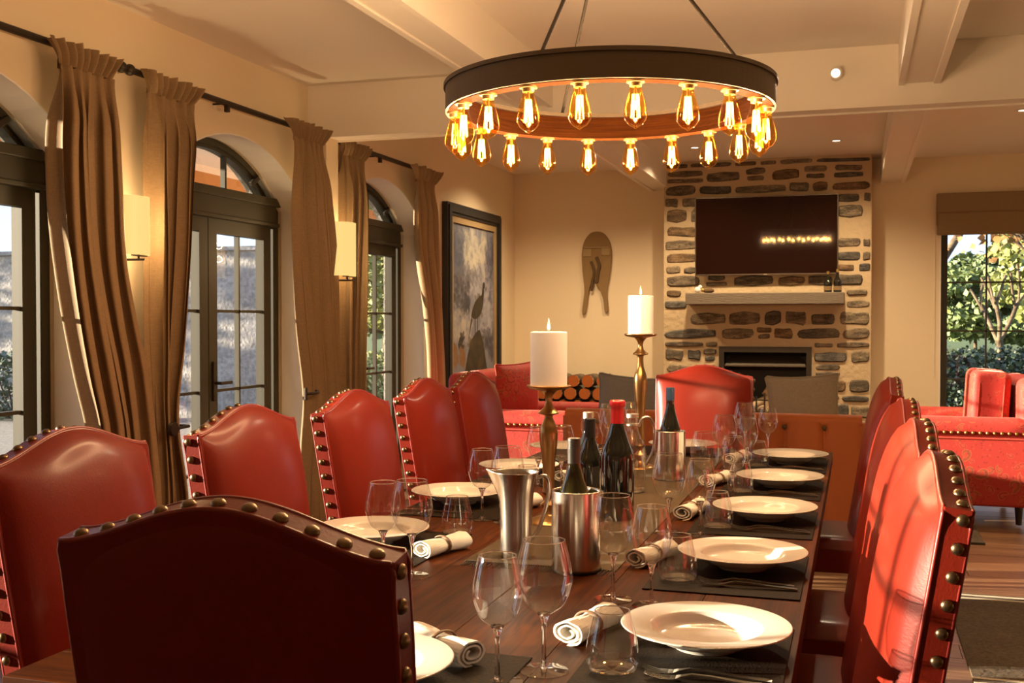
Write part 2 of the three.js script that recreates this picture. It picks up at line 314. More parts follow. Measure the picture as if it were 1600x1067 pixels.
{
  const outline = [[BACK - 0.2, -0.12], [FRONT + 0.2, -0.12], [FRONT + 0.2, CEIL + 0.2], [BACK - 0.2, CEIL + 0.2]];
  const inner = slabWithHoles(outline, DOORS.map((s) => arch(-s, HALF + 0.01, SPRING, RISE, 0)), 0.21).rotateY(-Math.PI / 2).translate(WX, 0, 0);
  struct('wall_left', uvBox(inner, 'z'), M.wall);
  const outer = slabWithHoles(outline, DOORS.map((s) => arch(-s, HALF + 0.005, SPRING, RISE, -0.02)), 0.13).rotateY(-Math.PI / 2).translate(WX - 0.21, 0, 0);
  struct('wall_left_outside', uvBox(outer, 'z'), M.stucco);
  DOORS.forEach((s, i) => {                                                 // painted lining of each opening
    const o = arch(-s, HALF + 0.01, SPRING, RISE, 0), q = arch(-s, HALF, SPRING, RISE - 0.008, 0);
    const line = slabWithHoles(o.map(([x, y]) => [x, y]), [q.map(([x, y], k) => [x, k < 2 ? 0.0 : y])].map((h) => h.map(([x, y], k) => [x, k < 2 ? 0.002 : y])), 0.17).rotateY(-Math.PI / 2).translate(WX + 0.001, 0, 0);
    struct('trim_' + (i + 1), uvBox(line, 'z'), M.reveal);
  });
  // back wall, with its window opening on the right
  const bw = slabWithHoles([[WX - 0.34, -0.12], [RX + 0.2, -0.12], [RX + 0.2, CEIL + 0.2], [WX - 0.34, CEIL + 0.2]], [[[0.7, 0.3], [2.16, 0.3], [2.16, 2.35], [0.7, 2.35]]], 0.36).translate(0, 0, BACK - 0.36);
  struct('wall_back', uvBox(bw), M.wall);
  struct('wall_right', span(RX, RX + 0.2, -0.12, CEIL + 0.2, BACK, FRONT + 0.2, 'z'), M.wall);
  struct('wall_front', span(WX, RX, -0.12, CEIL + 0.2, FRONT, FRONT + 0.2), M.wall);
  struct('ceiling', span(WX, RX, CEIL, CEIL + 0.2, BACK, FRONT), M.ceiling);
  // beams: one across the room, three running into it on each side of that
  const cross = struct('ceiling_beam', span(WX, RX, 2.455, CEIL, -6.14, -5.98), M.beam);
  for (const z of [-5.972, -6.148]) part('bead', span(WX, RX, 2.445, 2.472, z - 0.009, z + 0.009), M.beam, cross);
  for (const [x0, x1] of [[-1.85, -1.65], [0.2, 0.4], [2.25, 2.45]]) for (const [z0, z1] of [[-5.98, FRONT], [BACK, -6.14]]) {
    const b = struct('ceiling_beam', span(x0 + 0.02, x1 - 0.02, 2.558, CEIL, z0, z1, 'z'), M.beam);
    for (const x of [x0 + 0.014, x1 - 0.014]) part('edge_board', span(x - 0.016, x + 0.016, 2.548, CEIL, z0, z1, 'z'), M.beam, b);
  }
  struct('pilaster', span(WX, -3.077, 0, 2.455, -6.14, -5.98, 'y'), M.wall);
  struct('baseboard_back', [span(WX, -1.67, 0, 0.14, BACK, BACK + 0.018), span(0.12, RX, 0, 0.14, BACK, BACK + 0.018)], M.beam);
  struct('baseboard_right', span(RX - 0.018, RX, 0, 0.14, BACK + 0.02, FRONT, 'z'), M.beam);
  const edges = [BACK + 0.02, ...[...DOORS].reverse().flatMap((s) => [-s - HALF - 0.02, -s + HALF + 0.02]), FRONT];
  const strips = []; for (let i = 0; i < edges.length; i += 2) strips.push(span(WX, WX + 0.018, 0, 0.14, edges[i], edges[i + 1], 'z'));
  struct('baseboard_left', strips, M.beam);
}
// french doors: frame, arched fanlight, two leaves with glazing bars
function frenchDoor(n, s) {
  const d = structGroup('door_' + n, [WX - 0.19, 0, -s], -Math.PI / 2);     // local x = towards the camera, z = outward
  const rail = (pts, hole, depth, z) => uvBox(slabWithHoles(pts, [hole], depth).translate(0, 0, z));
  const out = arch(0, HALF, SPRING, RISE - 0.006, 0), inn = arch(0, HALF - 0.055, SPRING, RISE - 0.04, 0);
  const fr = out.concat(), hole = inn.map(([x, y], k) => [x, k < 2 ? 0.03 : y]);
  part('frame', [rail(fr, hole, 0.08, 0)], M.bronze, d);
  part('transom_rail', [rbox(2 * HALF - 0.1, 0.165, 0.1, 0.006, 0, 1.99, 0.03), rbox(2 * HALF - 0.04, 0.05, 0.13, 0.006, 0, 2.05, 0.03), rbox(2 * HALF - 0.06, 0.022, 0.12, 0.004, 0, 1.915, 0.03)], M.bronze, d);
  const above = (inset, drop, y0) => {                                     // what of an arched outline lies above y0
    const h = HALF - inset, r = RISE - drop, q = (h * h + r * r) / (2 * r), cy = SPRING + r - q, x0 = Math.min(h, Math.sqrt(q * q - (y0 - cy) ** 2)), a0 = Math.asin(x0 / q), pts = [];
    for (let i = 0; i <= 24; i++) { const a = a0 - 2 * a0 * i / 24; pts.push([q * Math.sin(a), Math.max(y0, cy + q * Math.cos(a))]); }
    return pts;
  };
  const fanH = above(0.08, 0.06, 2.078), fanO = above(0.05, 0.036, 2.045);
  const fan = part('fanlight_frame', [rail(fanO, fanH, 0.05, 0.015)], M.bronze, d);
  const R = 1.0, archY = (x) => { const h = HALF - 0.08, r = RISE - 0.06, q = (h * h + r * r) / (2 * r); return SPRING + r - q + Math.sqrt(q * q - x * x); };
  const cuts = [-0.57, -0.2, 0.2, 0.57];
  for (const x of [-0.2, 0.2]) part('glazing_bar', [box(0.018, archY(x) - 2.07, 0.03, x, (archY(x) + 2.07) / 2, 0.04)], M.bronze, fan);
  for (let i = 0; i < 3; i++) {
    const x0 = cuts[i] + 0.009, x1 = cuts[i + 1] - 0.009, pts = [[x0, 2.078], [x1, 2.078]];
    for (let k = 0; k <= 8; k++) { const x = x1 + (x0 - x1) * k / 8; pts.push([x, Math.max(archY(x), 2.081)]); }
    part('pane', [new THREE.ShapeGeometry(shapeOf(pts)).translate(0, 0, 0.04)], M.pane, fan);
  }
  part('latch', [rbox(0.03, 0.09, 0.02, 0.004, 0, 0, 0).rotateZ(1.0).translate(-0.46, archY(0.46) - 0.0, -0.005)], M.iron, d);
  for (const k of [-1, 1]) {                                                // two leaves
    const W = HALF - 0.07, x0 = k < 0 ? -W : 0.004, x1 = k < 0 ? -0.004 : W, b = 0.082, y0 = 0.035, y1 = 1.905, gx0 = x0 + b, gx1 = x1 - b, gy0 = 0.22, gy1 = 1.825;
    const leaf = part('leaf', [rail([[x0, y0], [x1, y0], [x1, y1], [x0, y1]], [[gx0, gy0], [gx1, gy0], [gx1, gy1], [gx0, gy1]], 0.055, 0.012)], M.bronze, d);
    const xs = [gx0, (gx0 + gx1) / 2, gx1], ys = [gy0, 0.497, 0.944, 1.39, gy1];
    part('glazing_bar', [box(0.016, gy1 - gy0, 0.03, xs[1], (gy0 + gy1) / 2, 0.04)], M.bronze, leaf);
    for (let j = 1; j < 4; j++) part('glazing_bar', [box(gx1 - gx0, 0.016, 0.03, (gx0 + gx1) / 2, ys[j], 0.04)], M.bronze, leaf);
    for (let i = 0; i < 2; i++) for (let j = 0; j < 4; j++) part('pane', [new THREE.PlaneGeometry(xs[i + 1] - xs[i] - 0.004, ys[j + 1] - ys[j] - 0.004).translate((xs[i] + xs[i + 1]) / 2, (ys[j] + ys[j + 1]) / 2, 0.04)], M.pane, leaf);
    if (k < 0) part('handle', [rbox(0.03, 0.22, 0.012, 0.004, x1 - 0.04, 1.0, 0.004), cyl(0.009, 0.009, 0.05, 0, 0, 0).rotateX(Math.PI / 2).translate(x1 - 0.04, 0.99, -0.02), rbox(0.12, 0.018, 0.014, 0.005, x1 - 0.085, 0.99, -0.042)], M.iron, leaf);
  }
  part('threshold', [box(2 * HALF, 0.03, 0.2, 0, 0.005, 0.06)], M.bronze, d);
}
DOORS.forEach((s, i) => frenchDoor(i + 1, s));

// window in the back wall, two sashes with glazing bars, sill
{
  const w = structGroup('window_1', [0, 0, BACK - 0.12]);
  const frame = (x0, x1, y0, y1, t, d, z) => uvBox(slabWithHoles([[x0, y0], [x1, y0], [x1, y1], [x0, y1]], [[[x0 + t, y0 + t], [x1 - t, y0 + t], [x1 - t, y1 - t], [x0 + t, y1 - t]]], d).translate(0, 0, z));
  part('frame', [frame(0.7, 2.16, 0.3, 2.35, 0.03, 0.07, -0.04)], M.bronze, w);
  for (const [x0, x1] of [[0.73, 1.43], [1.43, 2.13]]) {
    const sash = part('sash', [frame(x0, x1, 0.33, 2.32, 0.032, 0.045, -0.02)], M.bronze, w), a = x0 + 0.032, b = x1 - 0.032, ys = [0.362, 0.82, 1.244, 1.67, 2.095, 2.288];
    part('glazing_bar', [box(0.014, 1.93, 0.026, (a + b) / 2, 1.325, 0)], M.bronze, sash);
    for (let j = 1; j < 5; j++) part('glazing_bar', [box(b - a, 0.014, 0.026, (a + b) / 2, ys[j], 0)], M.bronze, sash);
    for (let i = 0; i < 2; i++) for (let j = 0; j < 5; j++) { const p0 = i ? (a + b) / 2 : a, p1 = i ? b : (a + b) / 2; part('pane', [new THREE.PlaneGeometry(p1 - p0, ys[j + 1] - ys[j]).translate((p0 + p1) / 2, (ys[j] + ys[j + 1]) / 2, 0)], M.pane, sash); }
  }
  const r = slabWithHoles([[0.69, 0.29], [2.17, 0.29], [2.17, 2.36], [0.69, 2.36]], [[[0.702, 0.302], [2.158, 0.302], [2.158, 2.348], [0.702, 2.348]]], 0.1).translate(0, 0, BACK - 0.099);
  struct('trim_5', uvBox(r), M.reveal);
}

// ---------------------------------------------------------------- chimney breast of laid stone
{
  const X0 = -1.67, X1 = 0.12, Z = -9.85, F = { x0: -1.17, x1: -0.37, y0: 0.42, y1: 1.105 };
  const body = slabWithHoles([[X0, 0], [X1, 0], [X1, CEIL], [X0, CEIL]], [[[F.x0, F.y0], [F.x1, F.y0], [F.x1, F.y1], [F.x0, F.y1]]], -(BACK - Z) - 0.002).translate(0, 0, BACK + 0.001);
  const ch = struct('chimney_breast', uvBox(body), M.mortar);
  const skip = [[-1.36, -0.17, 1.76, 2.4], [-1.45, -0.09, 1.47, 1.585], [F.x0 - 0.01, F.x1 + 0.01, F.y0, F.y1 + 0.01]];
  const lump = (w, h) => {
    const pts = [], n = 12, wob = Array.from({ length: n }, () => rr(-1, 1));
    for (let i = 0; i < n; i++) {
      const a = i / n * 2 * Math.PI, c = Math.cos(a), s = Math.sin(a), e = 0.42;
      const x = Math.sign(c) * Math.pow(Math.abs(c), e) * w / 2 * (1 - 0.05 * Math.abs(wob[i])), y = Math.sign(s) * Math.pow(Math.abs(s), e) * h / 2 * (1 + 0.13 * wob[i] - 0.06) + (wob[3] * 0.06 * h) * Math.sign(c);
      pts.push([x, y]);
    }
    const g = new THREE.ExtrudeGeometry(shapeOf(pts), { depth: 0.006, bevelEnabled: true, bevelThickness: rr(0.008, 0.018), bevelSize: Math.min(0.012, h * 0.2), bevelOffset: -Math.min(0.012, h * 0.2), bevelSegments: 1, curveSegments: 1 });
    return uvBox(g, 'x', rr(0, 3), rr(0, 3));
  };
  let y = 0.03;
  while (y < CEIL - 0.03) {
    const H = Math.min(rr(0.055, 0.135), CEIL - 0.01 - y);
    let x = X0 + rr(0.0, 0.03);
    while (x < X1 - 0.06) {
      let w = rr(0.12, 0.5); if (H < 0.075) w *= 1.1;
      for (const [a, b, c, d] of skip) if (y + H > c + 0.012 && y < d - 0.012) { if (x < a && x + w > a - 0.04) w = Math.max(a - 0.006 - x, 0); if (x >= a - 0.045 && x < b) { x = b + 0.006; w = rr(0.12, 0.3); } }
      w = Math.min(w, X1 - 0.006 - x);
      if (w < 0.05) { x += Math.max(w, 0.02) + 0.012; continue; }
      const split = H > 0.1 && rnd() < 0.3, rows = split ? [[0, H * 0.42], [H * 0.5, H * 0.5]] : [[0, H * rr(0.75, 1)]];
      if (rnd() > 0.05) for (const [dy, h] of rows) {
        const ww = w * (split ? rr(0.7, 1) : 1), o = part('stone', lump(Math.max(ww, 0.05), h), stoneTones[Math.floor(rnd() * 6)], ch);
        o.position.set(x + w / 2, y + dy + h / 2, Z - 0.008); o.rotation.z = rr(-0.02, 0.02);
      }
      x += w + rr(0.012, 0.035);
    }
    y += H + rr(0.012, 0.024);
  }
  // gas log fire set into it
  const t = thing('fireplace', 'black inset gas fireplace with a metal hood and a bed of logs', 'fireplace', [(F.x0 + F.x1) / 2, F.y0, Z]);
  const w = F.x1 - F.x0, h = F.y1 - F.y0, ring = slabWithHoles([[-w / 2, 0], [w / 2, 0], [w / 2, h], [-w / 2, h]], [[[-w / 2 + 0.045, 0.04], [w / 2 - 0.045, 0.04], [w / 2 - 0.045, h - 0.05], [-w / 2 + 0.045, h - 0.05]]], 0.05).translate(0, 0, -0.02);
  part('frame', [uvBox(ring)], M.iron, t);
  part('firebox', [span(-w / 2 + 0.005, w / 2 - 0.005, 0.01, h - 0.01, -0.335, -0.325), span(-w / 2 + 0.005, -w / 2 + 0.02, 0.01, h - 0.01, -0.33, -0.02), span(w / 2 - 0.02, w / 2 - 0.005, 0.01, h - 0.01, -0.33, -0.02), span(-w / 2 + 0.005, w / 2 - 0.005, 0.005, 0.02, -0.33, -0.02), span(-w / 2 + 0.005, w / 2 - 0.005, h - 0.02, h - 0.005, -0.33, -0.02)], M.black, t);
  const hood = new THREE.BufferGeometry();
  { const a = w / 2 - 0.05, b = w / 2 - 0.1, y1 = h - 0.085, y0 = h - 0.165, P = [[-b, y1, -0.09], [b, y1, -0.09], [a, y0, 0.0], [-a, y0, 0.0], [a, y0 - 0.012, 0.0], [-a, y0 - 0.012, 0.0], [-b, y1, -0.11], [b, y1, -0.11]];
    hood.setAttribute('position', new THREE.Float32BufferAttribute(P.flat(), 3)); hood.setIndex([0, 3, 2, 0, 2, 1, 3, 5, 4, 3, 4, 2, 6, 7, 4, 6, 4, 5, 0, 1, 7, 0, 7, 6, 0, 6, 5, 0, 5, 3, 1, 2, 4, 1, 4, 7]); }
  const hd = hood.toNonIndexed(); hd.computeVertexNormals(); part('hood', [uvBox(hd)], M.bezel, t);
  const gr = part('grate', [span(-0.3, 0.3, 0.09, 0.105, -0.06, -0.045), span(-0.3, 0.3, 0.2, 0.212, -0.06, -0.045)], M.iron, t);
  for (let i = 0; i < 9; i++) part('grate_bar', [span(-0.3 + i * 0.072, -0.286 + i * 0.072, 0.02, 0.27 - 0.03 * (i % 2), -0.062, -0.048)], M.iron, gr);
  for (const [x, y2, l, a, b] of [[-0.16, 0.09, 0.4, 0.15, 0.1], [0.14, 0.09, 0.42, -0.12, 0], [-0.05, 0.16, 0.36, 0.5, 0.2], [0.12, 0.17, 0.34, -0.6, 0.1], [-0.22, 0.17, 0.22, 1.2, 0.3], [0.02, 0.2, 0.22, 1.35, -0.2], [0.24, 0.13, 0.24, 0.9, 0.2]])
    part('log', [new THREE.CylinderGeometry(0.035, 0.042, l, 9).rotateZ(Math.PI / 2 + a).rotateY(b).translate(x, y2 + 0.02, -0.17)], M.ember, t);
  part('burner_tray', [span(-0.33, 0.33, 0.02, 0.075, -0.28, -0.05)], M.iron, t);

  const mt = thing('mantel_shelf', 'thick grey stone mantel shelf across the chimney breast under the television', 'mantel', [-0.77, 1.476, Z]);
  part('slab', [rbox(1.345, 0.102, 0.235, 0.008, 0, 0.051, 0.1)], M.mantel, mt);

  // television, tipped a little towards the floor
  const tv = thing('television', 'large wall-mounted flat television above the mantel shelf, screen dark', 'television', [-0.764, 1.735, Z + 0.06]);
  tv.rotation.x = 0.047; tv.rotation.y = 0.01;
  part('case', [rbox(1.226, 0.69, 0.03, 0.004, 0, 0.345, 0)], M.bezel, tv);
  part('screen', [box(1.208, 0.668, 0.004, 0, 0.348, 0.0155)], M.screen, tv);
  part('bracket', [box(0.4, 0.3, 0.07, 0, 0.34, -0.045)], M.iron, tv);
  part('badge', [box(0.03, 0.006, 0.004, 0, 0.007, 0.0155)], M.capSilver, tv);

  // ornaments on the mantel shelf
  const o1 = thing('ornament', 'small white and gilt ornament on the left of the mantel shelf', 'ornament', [-1.345, 1.578, Z + 0.12]);
  part('body', [ball(0.03, 0, 0.03, 0, 16), ball(0.018, 0.02, 0.056, 0.005, 12)], M.white, o1); part('foot', [cyl(0.018, 0.012, 0.012, 0, 0.006, 0)], M.gilt, o1);
  const o2 = thing('ornament', 'low dark and gilt ornament just right of the white one on the mantel shelf', 'ornament', [-1.265, 1.578, Z + 0.12]);
  part('body', [new THREE.SphereGeometry(0.03, 14, 10).scale(1.7, 0.75, 1).translate(0.015, 0.022, 0)], M.hideDark, o2); part('tip', [ball(0.02, -0.035, 0.028, 0, 10)], M.gilt, o2);
  const bottle = (x, z, k, label) => {
    const b = thing('small_bottle', label, 'bottle', [x, 1.578, z]);
    part('body', [lathe([[0, 0], [0.032, 0], [0.034, 0.006], [0.034, 0.07 * k], [0.028, 0.09 * k], [0.013, 0.105 * k], [0.012, 0.14 * k], [0, 0.14 * k]], 18)], M.bottle, b);
    part('stopper', [cyl(0.014, 0.014, 0.025, 0, 0.145 * k + 0.008, 0)], M.gilt, b);
    part('label', [new THREE.CylinderGeometry(0.0346, 0.0346, 0.035, 18, 1, true).translate(0, 0.035, 0)], M.hide, b);
  };
  bottle(-0.235, Z + 0.11, 1.1, 'dark little bottle at the right end of the mantel shelf, the left of two');
  bottle(-0.155, Z + 0.12, 1.22, 'taller dark little bottle at the very right end of the mantel shelf');
}

// ---------------------------------------------------------------- outside
{
  struct('ground', span(-90, 60, -0.4, -0.14, -120, 40), M.grass);
  struct('terrace', span(-14, WX - 0.34, -0.14, -0.06, -13.4, 12), M.gravel);
  const gw = struct('garden_wall', span(-24, -7.3, -0.14, 2.36, -14.4, -14), M.stucco);
  part('coping', [span(-24.05, -7.25, 2.36, 2.42, -14.45, -13.95)], M.stucco, gw);
  const vr = struct('verandah_roof', [span(-5.6, WX - 0.34, 2.72, 2.8, BACK - 1, 6, 'z')], M.fascia);
  part('beam', [span(-5.16, -5.06, 2.44, 2.54, BACK - 1, 6, 'z')], M.cedar, vr);
  part('fascia', [span(-5.6, -5.56, 2.62, 2.82, BACK - 1, 6, 'z')], M.fascia, vr);
  for (const z of [4.5, -0.2, -10.8]) part('post', [span(-5.5, -5.36, -0.1, 2.6, z - 0.07, z + 0.07, 'y')], M.cedar, vr);

  const leafGeo = new THREE.BufferGeometry();
  leafGeo.setAttribute('position', new THREE.Float32BufferAttribute([0, 0, 0, 0.5, 0.12, 0.35, 0, 0, 1, -0.5, 0.12, 0.35], 3)); leafGeo.setIndex([0, 1, 2, 0, 2, 3]); leafGeo.computeVertexNormals();
  function leaves(name, parent, spots, count, size, m) {
    const im = new THREE.InstancedMesh(leafGeo, m, count), mat = new THREE.Matrix4(), q = new THREE.Quaternion(), e = new THREE.Euler();
    for (let i = 0; i < count; i++) {
      const [cx, cy, cz, rx, ry, rz] = spots[Math.floor(rnd() * spots.length)], a = rr(0, 6.283), b = Math.acos(rr(-1, 1)), r = Math.cbrt(rr(0.25, 1));
      const s = size * rr(0.7, 1.3);
      mat.compose(V(cx + rx * r * Math.sin(b) * Math.cos(a), cy + ry * r * Math.cos(b), cz + rz * r * Math.sin(b) * Math.sin(a)), q.setFromEuler(e.set(rr(0, 6.28), rr(0, 6.28), rr(0, 6.28))), V(s, s, s));
      im.setMatrixAt(i, mat);
    }
    im.name = numbered(name); im.userData.kind = 'stuff'; im.castShadow = im.receiveShadow = true; parent.add(im);
  }
  function tree(label, [x, z], { h = 7, trunk = 0.16, spread = 2.2, n = 1500, leaf = 0.14, m = M.leafA, bark = M.bark, bare = 3, clump = 1, kind = 'tree', from = 0.35 }) {
    const t = thing(kind, label, kind === 'tree' ? 'tree' : 'shrub', [x, -0.14, z]);
    const limbs = [], tips = [];
    const grow = (a, dir, len, r, depth) => {
      const b = a.clone().addScaledVector(dir, len), mid = a.clone().lerp(b, 0.5).add(V(rr(-1, 1), 0, rr(-1, 1)).multiplyScalar(len * 0.06));
      const g = tube([a, mid, b], r, 6, 6); limbs.push(uvBox(g, 'y'));
      if (depth === 0) { tips.push(b); return; }
      for (let k = 0; k < 3; k++) {
        const d = dir.clone().add(V(rr(-1, 1), rr(-0.15, 0.7), rr(-1, 1)).multiplyScalar(0.85)).normalize();
        grow(a.clone().lerp(b, rr(0.75, 1)), d, len * rr(0.6, 0.8), r * 0.62, depth - 1);
      }
    };
    grow(V(0, 0, 0), V(rr(-0.05, 0.05), 1, rr(-0.05, 0.05)), h * from, trunk, bare);
    part('trunk', limbs, bark, t);
    if (n) leaves('foliage', t, tips.map((p) => [p.x, p.y, p.z, spread * 0.36 * clump, spread * 0.3 * clump, spread * 0.36 * clump]), n, leaf, m);
    return t;
  }
  // trees that throw the dappled shade on the garden wall
  function shrub(label, [x, z], rx, ry, rz, n, leaf, m, group) {
    const t = thing('shrub', label, 'shrub', [x, -0.14, z], 0, group);
    const stems = []; for (let i = 0; i < 9; i++) stems.push(rod(V(0, 0, 0), V(rr(-0.6, 0.6) * rx, ry * rr(0.7, 1.4), rr(-0.6, 0.6) * rz), 0.012, 5));
    part('stems', stems, M.bark, t);
    leaves('foliage', t, [[0, ry * 0.95, 0, rx, ry * 0.95, rz]], n, leaf, m);
  }
  shrub('round dark-leaved shrub on the terrace before the garden wall', [-11.4, -12.6], 0.75, 0.55, 0.6, 1500, 0.07, M.leafC);
  function bushTree(label, [x, z], H, Rw, n, leaf, m, low = 0.12) {               // a tree in leaf nearly to the ground
    const t = thing('tree', label, 'tree', [x, -0.14, z]), clumps = [], limbs = [uvBox(tube([V(0, 0, 0), V(rr(-0.1, 0.1), H * 0.5, rr(-0.1, 0.1)), V(0, H * 0.93, 0)], H * 0.02, 8, 7), 'y')];
    for (let i = 0; i < 26; i++) {
      const k = low + (1 - low) * Math.pow((i + 0.5) / 26, 0.8), w = Rw * Math.sqrt(Math.max(0.04, 1 - ((k - 0.42) / 0.6) ** 2)), a = i * 2.4, r = w * rr(0.25, 0.75), c = V(Math.cos(a) * r, k * H, Math.sin(a) * r);
      clumps.push([c.x, c.y, c.z, w * 0.42, H * 0.085, w * 0.42]); limbs.push(rod(V(0, k * H * 0.85, 0), c, H * 0.006, 5));
    }
    part('trunk', limbs, M.bark, t); leaves('foliage', t, clumps, n, leaf, m);
  }
  tree('bare branching tree standing before the rendered garden wall, out to the left', [-16, -12.25], { h: 7.0, n: 300, leaf: 0.17, m: M.leafD, bare: 3, trunk: 0.13, from: 0.28 });
  bushTree('leafy tree out on the left lawn beside the bare one', [-20.4, -11.6], 4.4, 1.4, 260, 0.26, M.leafA, 0.2);
  bushTree('slim leafy tree further out on the left lawn', [-25.5, -10.4], 5.2, 1.6, 260, 0.26, M.leafA, 0.2);
  // garden beyond the third door
  bushTree('yellow-green garden tree seen through the farthest french door', [-11.2, -25], 6.5, 2.2, 10000, 0.15, M.leafB);
  bushTree('darker garden tree behind the yellow-green one', [-17.5, -36], 7.5, 3.2, 5200, 0.32, M.leafA);
  shrub('low clipped yellow-green bush on the lawn by the farthest french door', [-7.9, -17.6], 1.0, 0.5, 0.6, 1800, 0.07, M.leafB);
  // garden beyond the back window
  tree('pale-barked forked tree at the left of the back window', [1.36, -18.6], { h: 7.2, n: 90, leaf: 0.14, m: M.leafB, bare: 3, trunk: 0.11, bark: M.paleTrunk, from: 0.36 });
  bushTree('rounded green tree low behind the left of the back window', [5.6, -58], 4.4, 3.2, 12000, 0.3, M.leafA);
  bushTree('tall bushy green tree filling the right of the back window', [8.7, -50], 8.6, 3.4, 18000, 0.3, M.leafB);
  bushTree('dark green tree behind the tall bushy one', [12.6, -62], 9.5, 4.6, 16000, 0.36, M.leafA);
  tree('russet-leaved sapling at the right of the back window', [2.95, -17.4], { h: 4.6, n: 420, leaf: 0.12, m: M.leafD, bare: 3, trunk: 0.05 });
  tree('slim pale sapling in the middle of the back window', [2.3, -20.5], { h: 3.4, n: 60, leaf: 0.12, m: M.leafB, bare: 2, trunk: 0.06, bark: M.paleTrunk });
  const hg = thing('hedge', 'dark clipped hedge running across below the back window view', 'hedge', [2.2, -0.14, -15.6]);
  part('stems', Array.from({ length: 14 }, (_, i) => rod(V(-2.6 + i * 0.4, 0, 0), V(-2.6 + i * 0.4 + rr(-0.1, 0.1), 0.9, 0), 0.02, 5)), M.bark, hg);
  leaves('foliage', hg, Array.from({ length: 24 }, (_, i) => [-2.76 + i * 0.24, 0.58, 0, 0.3, 0.56, 0.42]), 22000, 0.055, M.leafC);
}
// ---------------------------------------------------------------- dining table
{
  const t = thing('dining_table', 'long dark oak dining table laid for a meal, thick plank top', 'table', [-0.71, 0, -3.195]);
  const L = 3.53, Wd = 1.23, T = 0.045, top = part('tabletop', [span(-Wd / 2 + 0.02, Wd / 2 - 0.02, TABLE - T, TABLE - T + 0.01, -L / 2 + 0.02, L / 2 - 0.02)], M.darkWood, t);
  const n = 6, w = Wd / n, end = 0.14;
  for (let i = 0; i < n; i++) part('board', [uvBox(rbox(w - 0.0006, T, L - 2 * end - 0.002, 0.0015, -Wd / 2 + w * (i + 0.5), TABLE - T / 2, 0, 1), 'z', i * 0.41, i * 0.23)], i % 2 ? M.oak : M.oakB, top);
  for (const s of [-1, 1]) part('end_board', [uvBox(rbox(Wd, T, end, 0.0015, 0, TABLE - T / 2, s * (L / 2 - end / 2), 1), 'x', s, 0.3)], M.oakB, top);
  part('apron', [span(-Wd / 2 + 0.09, -Wd / 2 + 0.115, 0.63, TABLE - T, -L / 2 + 0.12, L / 2 - 0.12, 'z'), span(Wd / 2 - 0.115, Wd / 2 - 0.09, 0.63, TABLE - T, -L / 2 + 0.12, L / 2 - 0.12, 'z'), span(-Wd / 2 + 0.1, Wd / 2 - 0.1, 0.63, TABLE - T, -L / 2 + 0.12, -L / 2 + 0.145), span(-Wd / 2 + 0.1, Wd / 2 - 0.1, 0.63, TABLE - T, L / 2 - 0.145, L / 2 - 0.12)], M.oak, t);
  for (const x of [-1, 1]) for (const z of [-1, 1]) part('leg', [uvBox(rbox(0.11, TABLE - T, 0.11, 0.006, x * 0.2, (TABLE - T) / 2, z * (L / 2 - 0.62), 1), 'y')], M.oak, t);
  for (const z of [-1, 1]) part('trestle_rail', [rbox(1.0, 0.07, 0.09, 0.006, 0, 0.67, z * (L / 2 - 0.62), 1)], M.oak, t);
  const r = thing('table_runner', 'grey-brown woven runner with a dark fringe along the middle of the table', 'table runner', [-0.71, TABLE, -3.52]);
  part('cloth', [rbox(0.37, 0.003, 2.14, 0.001, 0, 0.0016, 0, 1)].map((g) => uvBox(g, 'z')), M.runner, r);
  const fr = []; for (let i = 0; i < 62; i++) for (const s of [-1, 1]) fr.push(rod(V(-0.182 + i * 0.006, 0.002, s * 1.07), V(-0.182 + i * 0.006 + rr(-0.004, 0.004), 0.0012, s * (1.11 + rr(0, 0.01))), 0.0011, 4));
  part('fringe', fr, M.fringe, r);
}

